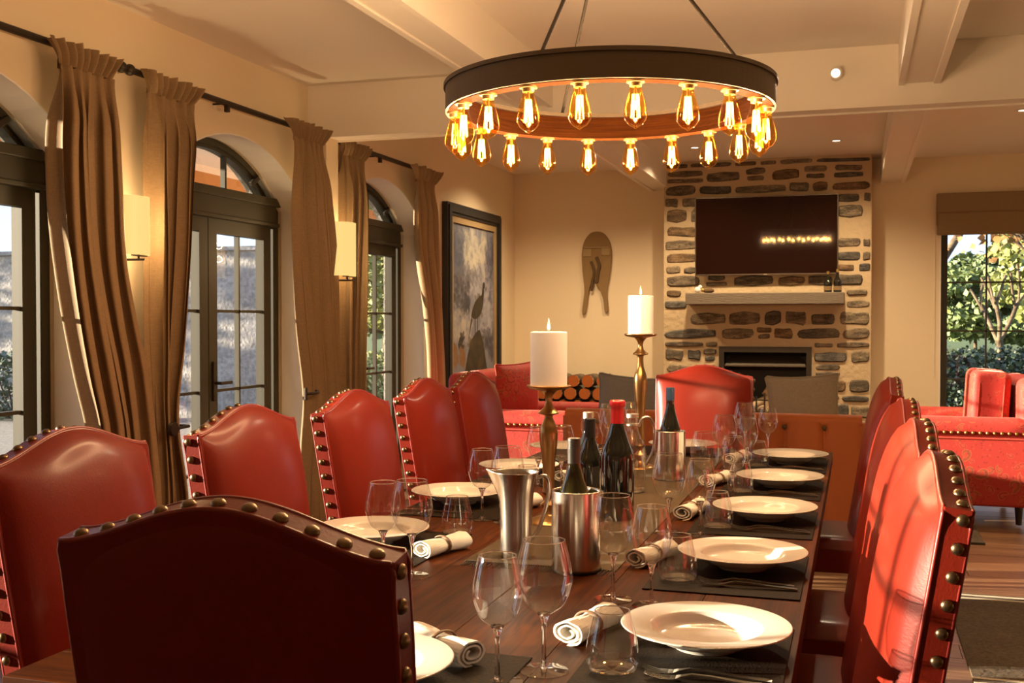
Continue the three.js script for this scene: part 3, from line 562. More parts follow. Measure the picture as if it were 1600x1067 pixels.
// ---------------------------------------------------------------- dining chairs
const CH = { hw: 0.25, y0: 0.44, shoulder: 1.052, crest: 0.058, lean: 9 * Math.PI / 180, t: 0.052 };
function makeChair(name, label) {
  const t = thing(name, label, 'chair');
  const { hw, y0, shoulder, crest, lean } = CH;
  const half = (y) => hw * (0.93 + 0.07 * smooth(y, 0.44, 1.0));
  const topAt = (k) => shoulder + crest * (0.82 * (1 + Math.cos(Math.PI * Math.min(1, Math.abs(k)))) / 2 + 0.18 * (1 - k * k));
  const place = (g) => g.translate(0, -0.46, 0).rotateX(-lean).translate(0, 0.46, -0.22);
  const at = (k, y, z) => [k * half(y), y, z];
  const outline = []; for (let i = 0; i <= 16; i++) outline.push(at(-1, lerp(y0, topAt(1), i / 16), 0)); for (let i = 1; i < 28; i++) outline.push(at(-1 + i / 14, topAt(-1 + i / 14), 0)); for (let i = 16; i >= 0; i--) outline.push(at(1, lerp(y0, topAt(1), i / 16), 0));
  // gusset with rounded edges
  const s = new THREE.ExtrudeGeometry(shapeOf(outline.map((p) => [p[0], p[1]])), { depth: CH.t - 0.012, bevelEnabled: true, bevelThickness: 0.006, bevelSize: 0.006, bevelOffset: -0.006, bevelSegments: 2 }).translate(0, 0, -CH.t / 2 + 0.006);
  part('back_gusset', [uvBox(place(s), 'y')], M.leather, t);
  const pad = (z0, bulge, dir, inset) => sheet(26, 30, (a, b) => {
    const k = (a * 2 - 1) * inset, top = topAt(k / inset) - (1 - inset) * 0.2, y = lerp(y0 + 0.005, top, b), u = Math.abs(a * 2 - 1), v = b < 0.5 ? 0 : (b - 0.5) * 2;
    const f = Math.pow(Math.max(0, 1 - Math.pow(u, 3)), 0.62) * Math.pow(Math.max(0, 1 - Math.pow(v, 3.5)), 0.55);
    return [dir * k * half(y), y, z0 + dir * bulge * f];
  }, [0.5, 0.7]);
  part('back_cushion', [place(pad(CH.t / 2 - 0.004, 0.058, 1, 0.985))], M.leather, t);
  part('back_panel', [place(pad(-CH.t / 2 + 0.004, 0.012, -1, 0.97))], M.leather, t);
  const line = (z, q) => outline.map((p) => V(p[0] * q, p[1] - (1 - q) * 0.2, z));
  part('welt', [place(tube(line(CH.t / 2 - 0.004, 0.99), 0.0042, 110, 6)), place(tube(line(-CH.t / 2 + 0.004, 0.985), 0.0042, 110, 6))], M.welt, t);
  // nails along the gusset, near its back edge
  const nailGeo = new THREE.SphereGeometry(0.0105, 12, 6, 0, Math.PI * 2, 0, Math.PI / 2).scale(1, 0.75, 1), up = V(0, 1, 0);
  const path = new THREE.CatmullRomCurve3(outline.map((p) => V(p[0], p[1], -0.008)), false, 'centripetal'), N = Math.round(path.getLength() / 0.046);
  for (let i = 1; i < N; i++) {
    const p = path.getPointAt(i / N), g = path.getTangentAt(i / N), nrm = V(-g.y, g.x, 0).normalize();
    const o = part('nail', nailGeo, M.nail, t);
    const m = new THREE.Matrix4().compose(p, new THREE.Quaternion().setFromUnitVectors(up, nrm), V(1, 1, 1));
    const w = new THREE.Matrix4().makeTranslation(0, 0.46, -0.22).multiply(new THREE.Matrix4().makeRotationX(-lean)).multiply(new THREE.Matrix4().makeTranslation(0, -0.46, 0)).multiply(m);
    w.decompose(o.position, o.quaternion, o.scale);
  }
  const seat = sheet(20, 20, (a, b) => { const u = Math.abs(a * 2 - 1), v = Math.abs(b * 2 - 1), f = Math.pow(Math.max(0, 1 - u ** 6), 0.5) * Math.pow(Math.max(0, 1 - v ** 6), 0.5); return [(a - 0.5) * 0.49, 0.43 + 0.045 * f, -(b - 0.5) * 0.47 + 0.015]; }, [0.5, 0.5]);
  part('seat', [uvBox(rbox(0.49, 0.1, 0.47, 0.014, 0, 0.385, 0.015)), seat], M.leather, t);
  for (const x of [-1, 1]) {
    const f = new THREE.CylinderGeometry(0.032, 0.02, 0.335, 4, 1).rotateY(Math.PI / 4).translate(x * 0.212, 0.1675, 0.215), r = new THREE.CylinderGeometry(0.03, 0.021, 0.36, 4, 1).rotateY(Math.PI / 4).rotateX(0.16).translate(x * 0.205, 0.172, -0.215);
    part('leg', [uvBox(f, 'y')], M.darkWood, t); part('leg', [uvBox(r, 'y')], M.darkWood, t);
  }
  return t;
}
{
  const LX = -1.31, H = Math.PI / 2;
  const list = [
    [-0.79, -1.56, Math.PI + 0.0, 'dark red leather dining chair at the near end, its back towards us'],
    [LX - 0.03, -1.98, H, 'red leather dining chair nearest us on the window side, cut by the left edge'],
    [LX, -2.65, H, 'red leather dining chair before the middle french door, second on the window side'],
    [LX, -3.335, H, 'third red leather dining chair on the window side, its studded edge sunlit'],
    [LX - 0.04, -4.07, H, 'fourth red leather dining chair on the window side, below the farthest french door'],
    [LX - 0.04, -4.66, H, 'fifth red leather dining chair on the window side, in front of the red sofa'],
    [-0.17, -2.06, -H + 0.05, 'bright sunlit red leather dining chair nearest us opposite the windows'],
    [-0.17, -2.73, -H + 0.05, 'second red leather dining chair opposite the windows, sunlit above and dark below'],
    [-0.17, -3.44, -H + 0.05, 'third leather dining chair opposite the windows, dark maroon in shadow'],
    [-0.17, -4.72, -H + 0.05, 'farthest red leather dining chair opposite the windows, partly sunlit'],
    [-0.755, -5.41, 0, 'sunlit red leather dining chair at the far end of the table, facing us'],
  ];
  let first = null;
  for (const [x, z, turn, label] of list) {
    const c = first ? dup(first, [x, 0, z], turn, label) : (first = makeChair('dining_chair', label));
    c.userData.group = 'red leather chairs round the dining table';
    c.position.set(x, 0, z); c.rotation.set(0, turn, 0);
  }
}

// ---------------------------------------------------------------- things on the table
const nth = ['nearest', 'second', 'third', 'fourth', 'fifth', 'sixth'];
// plates on their place mats
{
  const prof = [[0, 0.004], [0.045, 0.004], [0.05, 0.0], [0.056, 0.0], [0.056, 0.006], [0.082, 0.013], [0.095, 0.025], [0.102, 0.032], [0.125, 0.0355], [0.147, 0.0385], [0.1495, 0.0405], [0.1475, 0.0422], [0.122, 0.039], [0.101, 0.0368], [0.0965, 0.0352], [0.093, 0.031], [0.088, 0.0225], [0.08, 0.0168], [0.06, 0.0138], [0.03, 0.013], [0, 0.013]];
  const geo = lathe(prof, 72);
  const place = (x, z, label) => { const t = tag(part('dinner_plate', geo, M.porcelain), label, 'plate', 'white rimmed plates'); t.position.set(x, TABLE + 0.004, z); return t; };
  const matGeo = uvBox(rbox(0.33, 0.0035, 0.43, 0.0015, 0, 0.00185, 0, 1), 'z');
  const mat = (x, z, turn, label) => { const t = tag(part('place_mat', matGeo, M.mat), label, 'place mat', 'dark brown leather place mats'); t.position.set(x, TABLE, z); t.rotation.y = turn; };
  for (let i = 0; i < 5; i++) {
    const z = -1.924 - 0.647 * i;
    place(-0.25, z, `white rimmed plate on the side away from the windows, ${nth[i]} of five`);
    mat(-0.272, z + 0.05, 0, `dark brown leather place mat away from the windows, ${nth[i]} of five`);
    place(-1.195, z, `white rimmed plate on the window side of the table, ${nth[i]} of five`);
    mat(-1.15, z + 0.03, 0, `dark brown leather place mat on the window side, ${nth[i]} of five`);
  }
  place(-0.748, -1.565, 'white plate at the near end of the table, half hidden by the near chair');
  mat(-0.74, -1.61, Math.PI / 2, 'dark brown leather place mat at the near end of the table');
  place(-0.72, -4.75, 'white plate at the far end of the table before the far chair');
  mat(-0.72, -4.78, Math.PI / 2, 'dark brown leather place mat at the far end of the table');
}
// cutlery
{
  const forkParts = () => {
    const g = [ribbon([[0.1, 0.003, 0, 0.012, 0.003], [0.09, 0.004, 0, 0.015, 0.003], [0.05, 0.006, 0, 0.012, 0.003], [0.0, 0.011, 0, 0.007, 0.003], [-0.03, 0.012, 0, 0.0055, 0.003], [-0.048, 0.008, 0, 0.012, 0.002], [-0.056, 0.005, 0, 0.02, 0.002], [-0.065, 0.004, 0, 0.022, 0.002]])];
    for (let i = 0; i < 4; i++) { const z = (i - 1.5) * 0.0062; g.push(ribbon([[-0.064, 0.004, z, 0.004, 0.002], [-0.08, 0.004, z, 0.0036, 0.0018], [-0.095, 0.007, z, 0.003, 0.0016], [-0.106, 0.011, z, 0.0016, 0.0012]])); }
    return join(g);
  };
  const fork = forkParts(), knife = join([ribbon([[0.11, 0.003, 0, 0.014, 0.005], [0.09, 0.004, 0, 0.016, 0.006], [0.02, 0.004, 0, 0.011, 0.006], [0.01, 0.004, 0, 0.012, 0.003], [-0.02, 0.004, 0.001, 0.017, 0.0016], [-0.09, 0.004, 0.002, 0.018, 0.0012], [-0.11, 0.004, 0.006, 0.008, 0.001]])]);
  const put = (name, geo, x, z, turn, label, cat, group) => { const o = tag(part(name, geo, M.cutlery), label, cat, group); o.position.set(x, TABLE + 0.0036, z); o.rotation.y = turn; };
  for (let i = 0; i < 5; i++) {
    const z = -1.924 - 0.647 * i;
    put('fork', fork, -0.216, z + 0.195, 0.04, `outer steel fork by the plate away from the windows, ${nth[i]} of five`, 'fork', 'forks by the plates');
    put('fork', fork, -0.224, z + 0.168, 0.02, `inner steel fork by the plate away from the windows, ${nth[i]} of five`, 'fork', 'forks by the plates');
    put('knife', knife, -0.225, z - 0.165, 0.0, `steel knife behind the plate away from the windows, ${nth[i]} of five`, 'knife', 'knives by the plates');
    put('knife', knife, -1.19, z + 0.185, Math.PI, `steel knife beside the window-side plate, ${nth[i]} of five`, 'knife', 'knives by the plates');
    put('fork', fork, -1.19, z - 0.18, Math.PI, `steel fork beside the window-side plate, ${nth[i]} of five`, 'fork', 'forks by the plates');
  }
}
// stemware: a large and a small wine glass, a stemless tumbler
function wineGlass(name, label, H, R, group, category = 'wine glass') {
  const t = thing(name, label, category, [0, 0, 0], 0, group);
  const b0 = H * 0.43, bowl = smoothLine([[0.004, b0], [R * 0.3, b0 + 0.004], [R * 0.72, b0 + (H - b0) * 0.16], [R * 0.97, b0 + (H - b0) * 0.4], [R, b0 + (H - b0) * 0.52], [R * 0.9, b0 + (H - b0) * 0.76], [R * 0.73, H]], 40);
  part('bowl', [lathe(bowl, 56)], M.thin, t);
  part('rim', [new THREE.TorusGeometry(R * 0.73, 0.0009, 6, 56).rotateX(Math.PI / 2).translate(0, H, 0)], M.solid, t);
  part('stem', [lathe([[0, 0.004], [0.006, 0.0045], [0.0045, 0.012], [0.0034, 0.03], [0.0034, b0 * 0.7], [0.0046, b0 * 0.86], [0.0085, b0 - 0.002], [0.011, b0 + 0.0032], [0.0, b0 + 0.0012]], 20)], M.solid, t);
  part('foot', [lathe([[0, 0], [0.04, 0], [0.0415, 0.0012], [0.04, 0.0022], [0.015, 0.0032], [0.007, 0.0042], [0, 0.0044]], 48)], M.thin, t);
  return t;
}
const big = [], small = [], tumblers = [];
{
  const gb = wineGlass('wine_glass', 'tall large-bowled wine glass, the front one of the nearest pair', 0.2175, 0.0475, 'large wine glasses');
  const gs = wineGlass('wine_glass', 'slimmer wine glass at the very front, left of the nearest large one', 0.204, 0.0415, 'small wine glasses');
  gb.position.set(-0.489, TABLE, -1.72); gs.position.set(-0.545, TABLE, -1.645);
  const R = [[-0.478, -2.205, -0.392, -2.175], [-0.483, -2.94, -0.399, -2.945], [-0.464, -3.54, -0.377, -3.56], [-0.478, -4.2, -0.398, -4.26], [-0.462, -4.84, -0.361, -4.8]];
  R.forEach(([bx, bz, sx, sz], i) => {
    dup(gb, [bx, TABLE, bz], 0, `large wine glass in the row away from the windows, ${nth[i + 1]} pair from us`);
    dup(gs, [sx, TABLE, sz], 0, `smaller wine glass in the row away from the windows, ${nth[i + 1]} pair from us`);
  });
  const Lf = [[-0.956, -2.27, -1.045, -2.31], [-0.95, -2.96, -1.036, -2.985], [-0.962, -3.6, -1.062, -3.66], [-0.935, -4.28, -1.03, -4.32], [-0.94, -4.72, -1.06, -4.78]];
  Lf.forEach(([bx, bz, sx, sz], i) => {
    dup(gb, [bx, TABLE, bz], 0, `large wine glass in the window-side row, ${nth[i]} pair from us`);
    dup(gs, [sx, TABLE, sz], 0, `smaller wine glass in the window-side row, ${nth[i]} pair from us`);
  });
  // tumblers
  const tm = thing('glass_tumbler', 'stemless glass tumbler beside the front napkin, nearest of its row', 'tumbler', [-0.377, TABLE, -1.735], 0, 'stemless tumblers');
  part('body', [lathe(smoothLine([[0.03, 0.006], [0.04, 0.014], [0.0435, 0.03], [0.041, 0.056], [0.034, 0.085], [0.0285, 0.106]], 30), 48)], M.thin, tm);
  part('rim', [new THREE.TorusGeometry(0.0285, 0.0009, 6, 48).rotateX(Math.PI / 2).translate(0, 0.106, 0)], M.solid, tm);
  part('base', [lathe([[0, 0.001], [0.026, 0], [0.033, 0.0025], [0.0385, 0.0105], [0.036, 0.0135], [0.028, 0.0095], [0, 0.0085]], 40)], M.thin, tm);
  [[-0.373, -2.393], [-0.363, -3.03], [-0.365, -3.68], [-0.365, -4.34]].forEach(([x, z], i) => dup(tm, [x, TABLE, z], 0, `stemless glass tumbler in the row away from the windows, ${nth[i + 1]} from us`));
  [[-1.02, -2.735], [-1.02, -3.385], [-1.02, -4.035], [-1.02, -4.665]].forEach(([x, z], i) => dup(tm, [x, TABLE, z], 0, `stemless glass tumbler in the window-side row, ${nth[i]} from us`));
}
// rolled napkins in wooden rings
{
  const n = thing('napkin', 'rolled cream linen napkin in a ring by the front tumbler', 'napkin', [-0.468, TABLE, -1.945], 0, 'rolled napkins');
  const sp = [], turns = 2.4, out = [], inn = [];
  for (let i = 0; i <= 64; i++) { const k = i / 64, a = k * turns * 2 * Math.PI + 2.2, r = 0.008 + 0.0165 * k; out.push([Math.cos(a) * (r + 0.0017) * 1.2, Math.sin(a) * (r + 0.0017) * 0.82]); inn.push([Math.cos(a) * (r - 0.0016) * 1.2, Math.sin(a) * (r - 0.0016) * 0.82]); }
  const g = new THREE.ExtrudeGeometry(shapeOf(out.concat(inn.reverse())), { depth: 0.16, steps: 12, bevelEnabled: false }).translate(0, 0, -0.08);
  const p = g.attributes.position;
  for (let i = 0; i < p.count; i++) { const z = p.getZ(i), k = 1 - 0.16 * Math.exp(-((z / 0.03) ** 2)) + 0.1 * Math.abs(z / 0.08) ** 3 + 0.04 * Math.sin(p.getX(i) * 300 + z * 60); p.setX(i, p.getX(i) * k); p.setY(i, p.getY(i) * k + 0.0222); }
  g.computeVertexNormals();
  part('cloth', [uvBox(g)], M.linen, n);
  part('napkin_ring', [new THREE.TorusGeometry(0.0268, 0.0026, 8, 30).scale(1.06, 0.78, 1.6).translate(0, 0.0222, 0)], M.ring, n);
  n.rotation.y = 2.88;
  [[-0.465, -2.58, 2.8], [-0.463, -3.22, 2.95], [-0.465, -3.87, 2.75], [-0.463, -4.51, 2.85]].forEach(([x, z, a], i) => dup(n, [x, TABLE, z], a, `rolled cream napkin in a ring in the row away from the windows, ${nth[i + 1]} from us`));
  [[-0.98, -2.52, 2.81], [-0.975, -3.17, 2.9], [-0.98, -3.82, 2.78], [-0.975, -4.47, 2.85]].forEach(([x, z, a], i) => dup(n, [x, TABLE, z], a, `rolled cream napkin in a ring in the window-side row, ${nth[i]} from us`));
  dup(n, [-0.675, TABLE + 0.002, -1.74], 1.035, 'rolled white napkin lying beyond the near-end plate, beside the near chair');
}
// candlesticks and candles
function candlestick(label, H, x, z) {
  const t = thing('candlestick', label, 'candlestick', [x, TABLE, z]);
  const s = H / 0.4, prof = [[0, 0], [0.062, 0], [0.064, 0.006], [0.05, 0.013], [0.02, 0.022], [0.013, 0.035], [0.022, 0.052], [0.025, 0.056], [0.012, 0.066], [0.01, 0.078], [0.018, 0.086], [0.02, 0.09]];
  const mid = [[0.0165, 0.1], [0.0185, 0.17 * s], [0.026, 0.245 * s], [0.024, 0.275 * s], [0.0135, 0.302 * s], [0.0115, H - 0.09]];
  const topp = [[0.013, H - 0.086], [0.03, H - 0.081], [0.03, H - 0.078], [0.012, H - 0.062], [0.0095, H - 0.045], [0.012, H - 0.03], [0.024, H - 0.016], [0.056, H - 0.01], [0.0635, H - 0.004], [0.062, H], [0.058, H - 0.004], [0, H - 0.005]];
  part('base', [lathe(prof, 36)], M.brass, t); part('stem', [lathe([[0.02, 0.09], ...smoothLine(mid, 40), [0.013, H - 0.086]], 36)], M.brass, t); part('dish', [lathe(topp, 44)], M.brass, t);
  return t;
}
function candle(label, R, H, [x, y, z]) {
  const t = thing('candle', label, 'candle', [x, y, z]);
  part('wax', [lathe([[0, 0], [R - 0.002, 0], [R, 0.002], [R, H - 0.004], [R - 0.0015, H - 0.001], [R - 0.005, H], [R - 0.008, H - 0.003], [R * 0.6, H - 0.008], [0, H - 0.008]], 52)], M.wax, t);
  part('wick', [cyl(0.0012, 0.001, 0.016, 0, H, 0, 8)], M.wick, t);
  part('flame', [lathe([[0, 0], [0.0035, 0.003], [0.0046, 0.008], [0.0036, 0.017], [0.0016, 0.028], [0, 0.036]], 14).translate(0, H + 0.003, 0)], M.flame, t);
  const l = new THREE.PointLight(lin(1, 0.6, 0.25), LAMP.flame); l.name = 'candle_light'; l.position.set(x, y + H + 0.018, z); l.castShadow = true; l.shadow.radius = 0.2; scene.add(l);
  return t;
}
candlestick('shorter brass candlestick with a wide dish, nearer of the two', 0.395, -0.835, -2.985);
candle('wide white pillar candle alight on the nearer brass candlestick', 0.0525, 0.156, [-0.835, TABLE + 0.391, -2.985]);
candlestick('taller brass candlestick further down the table', 0.527, -0.803, -4.2);
candle('white pillar candle alight on the taller brass candlestick', 0.051, 0.152, [-0.803, TABLE + 0.523, -4.2]);

// steel wine coolers, jug, bottles
function cooler(label, x, z, R, H) {
  const t = thing('wine_cooler', label, 'wine cooler', [x, TABLE + 0.003, z]);
  part('body', [lathe([[0, 0], [R - 0.003, 0], [R, 0.003], [R, H - 0.003], [R - 0.0015, H], [R - 0.004, H - 0.001], [R - 0.0045, H - 0.006], [R - 0.006, 0.012], [0, 0.012]], 64)], M.steel, t);
  part('foot_ring', [lathe([[R - 0.012, -0.0025], [R + 0.0006, -0.0025], [R + 0.0006, 0.005], [R - 0.002, 0.006]], 64)], M.iron, t);
}
cooler('brushed steel wine cooler standing nearer us, holding a green screw-cap bottle', -0.616, -2.44, 0.0575, 0.184);
cooler('brushed steel wine cooler further down the table, holding a blue-topped bottle', -0.64, -3.92, 0.0555, 0.178);
function wineBottle(label, x, y, z, { H = 0.3, R = 0.038, burg = true, m = M.bottle, cap = M.capDark, capH = 0.05, ridged = false, wax = false, tilt = 0, paper = null }) {
  const t = thing('wine_bottle', label, 'bottle', [x, y, z]); t.rotation.z = tilt;
  const n = 0.0145 * (R / 0.038), sh = burg ? [[R, H * 0.5], [R * 0.93, H * 0.56], [R * 0.62, H * 0.68], [n * 1.12, H * 0.78], [n, H * 0.84]] : [[R, H * 0.58], [R * 0.9, H * 0.63], [n * 1.4, H * 0.69], [n, H * 0.75]];
  part('glass', [lathe([[0, 0.004], [R - 0.006, 0], [R - 0.001, 0.003], [R, 0.01], ...smoothLine(sh, 26), [n, H - 0.004], [0, H - 0.004]], 44)], m, t);
  const c0 = H - capH, r = n + 0.0009;
  const pts = [[r, c0]]; if (ridged) for (let i = 0; i < 6; i++) { const yy = H - 0.024 + i * 0.0036; pts.push([r, yy], [r + 0.0008, yy + 0.0009], [r, yy + 0.0018]); }
  if (wax) pts.push([r, H - 0.02], [r + 0.0035, H - 0.017], [r + 0.004, H - 0.006], [r + 0.001, H]); else pts.push([r, H - 0.001], [r - 0.0015, H + 0.0008]);
  pts.push([0, H + 0.001]);
  part('capsule', [lathe(pts, 30)], cap, t);
  if (!wax && cap === M.capDark) part('capsule_band', [lathe([[r, c0], [r + 0.0004, c0], [r + 0.0004, c0 + 0.002], [r, c0 + 0.002]], 30)], M.capSilver, t);
  if (paper) part('label', [new THREE.CylinderGeometry(R + 0.0005, R + 0.0005, paper[1], 30, 1, true, paper[2], paper[3]).translate(0, paper[0], 0)], M.paper, t);
  return t;
}
wineBottle('green wine bottle with a ridged grey screw cap in the nearer cooler', -0.624, TABLE + 0.0155, -2.45, { H: 0.29, R: 0.037, m: M.bottleGreen, cap: M.capGrey, capH: 0.058, ridged: true });
wineBottle('wine bottle with a blue capsule in the further steel cooler', -0.64, TABLE + 0.0155, -3.92, { H: 0.32, R: 0.037, cap: M.capBlue, capH: 0.045 });
wineBottle('large dark wine bottle with its neck dipped in red wax', -0.66, TABLE + 0.0035, -3.1, { H: 0.344, R: 0.049, cap: M.redWax, capH: 0.078, wax: true, paper: [0.1, 0.09, -2.6, 1.5] });
wineBottle('dark red-wine bottle with a black capsule left of the red-wax bottle', -0.757, TABLE + 0.0035, -3.165, { H: 0.282, R: 0.0415, capH: 0.062, paper: [0.07, 0.06, 1.0, 1.6] });
wineBottle('dark red-wine bottle with a silvered top just behind the black-capped one', -0.8, TABLE + 0.0035, -3.32, { H: 0.288, R: 0.0405, cap: M.capSilver, capH: 0.02 });
{
  const t = thing('glass_pitcher', 'clear glass water bottle with a bent steel handle behind the red-wax bottle', 'pitcher', [-0.715, TABLE + 0.0032, -3.6]);
  part('body', [lathe(smoothLine([[0.041, 0.006], [0.0445, 0.014], [0.0445, 0.12], [0.04, 0.16], [0.024, 0.195], [0.019, 0.215], [0.019, 0.25]], 50), 48)], M.thin, t);
  part('base', [lathe([[0, 0.001], [0.038, 0], [0.0435, 0.006], [0.042, 0.012], [0, 0.009]], 40)], M.solid, t);
  part('lid', [cyl(0.021, 0.021, 0.012, 0, 0.256, 0), cyl(0.021, 0.021, 0.006, 0, 0.226, 0)], M.capSilver, t);
  part('handle', [tube([V(0.021, 0.22, 0), V(0.035, 0.247, 0), V(0.055, 0.25, 0), V(0.071, 0.225, 0), V(0.074, 0.18, 0), V(0.066, 0.13, 0), V(0.0445, 0.09, 0)], 0.005, 40, 8)], M.steel, t);
  t.rotation.y = 0.3;
}
{
  const t = thing('steel_jug', 'flared brushed steel water jug with a pouring lip and a strap handle', 'jug', [-0.79, TABLE + 0.0005, -2.53], 0.25);
  const outer = smoothLine([[0.0385, 0], [0.039, 0.04], [0.039, 0.09], [0.0405, 0.13], [0.044, 0.165], [0.05, 0.192], [0.0565, 0.21]], 30), inner = smoothLine([[0.055, 0.21], [0.0485, 0.192], [0.0425, 0.165], [0.039, 0.13], [0.0375, 0.09], [0.0375, 0.04], [0.037, 0.004]], 30);
  const g = lathe([[0, 0], ...outer, ...inner, [0, 0.004]], 72), p = g.attributes.position;
  for (let i = 0; i < p.count; i++) { const x = p.getX(i), y = p.getY(i), z = p.getZ(i), a = Math.atan2(z, -x), k = Math.exp(-(a * a) / 0.06) * smooth(y, 0.13, 0.21); p.setX(i, x - 0.018 * k); p.setY(i, y + 0.006 * k); }
  g.computeVertexNormals(); part('body', [g], M.steel, t);
  part('handle', [tube([V(0.05, 0.192, 0), V(0.068, 0.2, 0), V(0.079, 0.19, 0), V(0.08, 0.16, 0), V(0.07, 0.115, 0), V(0.055, 0.07, 0), V(0.0385, 0.045, 0)], 0.0052, 44, 8)], M.steel, t);
}

// ---------------------------------------------------------------- chandelier
{
  const C = [-0.71, 0, -3.2], Y0 = 1.955, Y1 = 2.037;
  const t = thing('chandelier', 'dark iron ring chandelier with twenty amber filament bulbs hanging over the table', 'chandelier', [C[0], 0, C[2]], Math.atan(538 / 1700));
  const ringG = (r0, r1, y0, y1) => lathe([[r0, y0], [r1, y0], [r1, y1], [r0, y1], [r0, y0]], 120);
  const sharp = (g) => { const h = g.toNonIndexed(); h.computeVertexNormals(); return h; };
  part('outer_band', [sharp(ringG(0.479, 0.487, Y0 + 0.002, Y1 - 0.012))], M.band, t);
  part('top_rim', [sharp(ringG(0.425, 0.4925, Y1 - 0.011, Y1))], M.band, t);
  const inn = lathe([[0.436, Y0], [0.479, Y0], [0.479, Y1 - 0.012], [0.436, Y1 - 0.012], [0.436, Y0]], 120);
  { const uv = inn.attributes.uv; for (let i = 0; i < uv.count; i++) uv.setXY(i, uv.getX(i) * 3, uv.getY(i) * 0.25); }
  part('inner_ring', [sharp(inn)], M.bandWood, t);
  part('rod', [rod(V(0.33, Y1 - 0.005, 0.31), V(0.012, 2.585, 0.01), 0.0055)], M.iron, t);
  part('rod', [rod(V(-0.215, Y1 - 0.005, 0.4), V(-0.01, 2.585, 0.012), 0.0055)], M.iron, t);
  part('rod', [rod(V(-0.12, Y1 - 0.005, -0.44), V(-0.004, 2.585, -0.014), 0.0055)], M.iron, t);
  part('hub', [cyl(0.03, 0.03, 0.03, 0, 2.59, 0), cyl(0.012, 0.012, 0.15, 0, 2.67, 0)], M.iron, t);
  part('ceiling_rose', [lathe([[0, CEIL - 0.028], [0.05, CEIL - 0.028], [0.065, CEIL - 0.012], [0.065, CEIL - 0.001], [0, CEIL - 0.001]], 32)], M.iron, t);
  const bulbG = lathe(smoothLine([[0, -0.1175], [0.0025, -0.116], [0.008, -0.1115], [0.02, -0.1035], [0.0285, -0.09], [0.0305, -0.078], [0.028, -0.06], [0.0225, -0.038], [0.0165, -0.017], [0.0138, 0]], 46), 30);
  const cage = []; for (let k = 0; k < 6; k++) { const a = k / 6 * 6.283, r0 = 0.0075, r1 = 0.0115; cage.push(rod(V(Math.cos(a) * r0, -0.028, Math.sin(a) * r0), V(Math.cos(a + 0.15) * r1, -0.088, Math.sin(a + 0.15) * r1), 0.0019, 6)); }
  const cageG = join(cage), sockG = join([cyl(0.0155, 0.018, 0.014, 0, -0.001, 0, 20), cyl(0.024, 0.024, 0.005, 0, 0.0045, 0, 24), cyl(0.0045, 0.003, 0.02, 0, -0.018, 0, 10)]);
  for (let i = 0; i < 20; i++) {
    const a = (3.6 + 18 * i) * Math.PI / 180, b = part('bulb', bulbG, M.bulb, t);
    b.position.set(0.458 * Math.sin(a), Y0 - 0.007, 0.458 * Math.cos(a)); b.rotation.y = i * 1.3;
    part('filament', cageG, M.filament, b); part('socket', sockG, M.socket, b);
    const l = new THREE.PointLight(lin(1, 0.63, 0.33), LAMP.bulb); l.name = 'bulb_light'; l.castShadow = true; l.shadow.radius = 0.5;
    l.position.set(0.458 * Math.sin(a), Y0 - 0.065, 0.458 * Math.cos(a)).applyAxisAngle(V(0, 1, 0), t.rotation.y).add(V(C[0], 0, C[2])); scene.add(l);
  }
}

// ---------------------------------------------------------------- lamps on walls and ceiling
function sconce(label, x, y, z, k, out = 0) {                   // out: how far the shade stands off the backplate
  const t = thing('wall_sconce', label, 'wall lamp', [x, y, z], Math.PI / 2);      // local z points into the room
  const w = 0.108 * k, h = 0.325 * k, dz = out;
  part('backplate', [rbox(0.06 * k, h * 1.15, 0.012, 0.003, 0, h * 0.46, 0.006)], M.iron, t);
  const pts = []; for (let i = 0; i <= 24; i++) { const a = Math.PI * i / 24; pts.push([w * Math.cos(a), 0.035 * k + 0.085 * k * Math.sin(a)]); }
  const inner = pts.map(([a, b]) => [a * 0.95, (b - 0.035 * k) * 0.94 + 0.038 * k]).reverse(), g = new THREE.ExtrudeGeometry(shapeOf(pts.concat(inner)), { depth: h, bevelEnabled: false }).rotateX(-Math.PI / 2).scale(1, 1, -1);
  { const ix = g.index; const n = g.toNonIndexed ? g : g; const p = n.attributes.position; for (let i = 0; i < p.count; i += 3) { const a = [p.getX(i), p.getY(i), p.getZ(i)]; p.setXYZ(i, p.getX(i + 1), p.getY(i + 1), p.getZ(i + 1)); p.setXYZ(i + 1, ...a); } n.computeVertexNormals(); }
  part('shade', [g.translate(0, 0, dz)], M.shade, t);
  part('arm', [rod(V(0, -0.025 * k, 0.006), V(0, -0.025 * k, dz + 0.11 * k), 0.007 * k), rod(V(0, -0.025 * k, dz + 0.075 * k), V(0, 0.002, dz + 0.075 * k), 0.006 * k), rbox(0.13 * k, 0.006, 0.012, 0.002, 0, -0.003, dz + 0.08 * k)], M.iron, t);
  for (const f of [0.36, 0.62]) { const l = new THREE.PointLight(lin(1, 0.68, 0.34), LAMP.sconce * k / 2); l.name = 'sconce_light'; l.castShadow = true; l.shadow.radius = 1; l.position.set(x + dz + 0.07 * k, y + h * f, z); scene.add(l); }
  part('bulb', [ball(0.018 * k, 0.0, h * 0.36, dz + 0.07 * k), ball(0.018 * k, 0, h * 0.62, dz + 0.07 * k)], M.shade, t);
}
sconce('cream glass wall lamp glowing between the two curtains of neighbouring doors', -3.195, 1.63, -4.125, 0.8, 0.085);
sconce('larger cream glass wall lamp glowing on the pilaster beside the farthest door', -3.072, 1.61, -6.06, 1, 0.02);
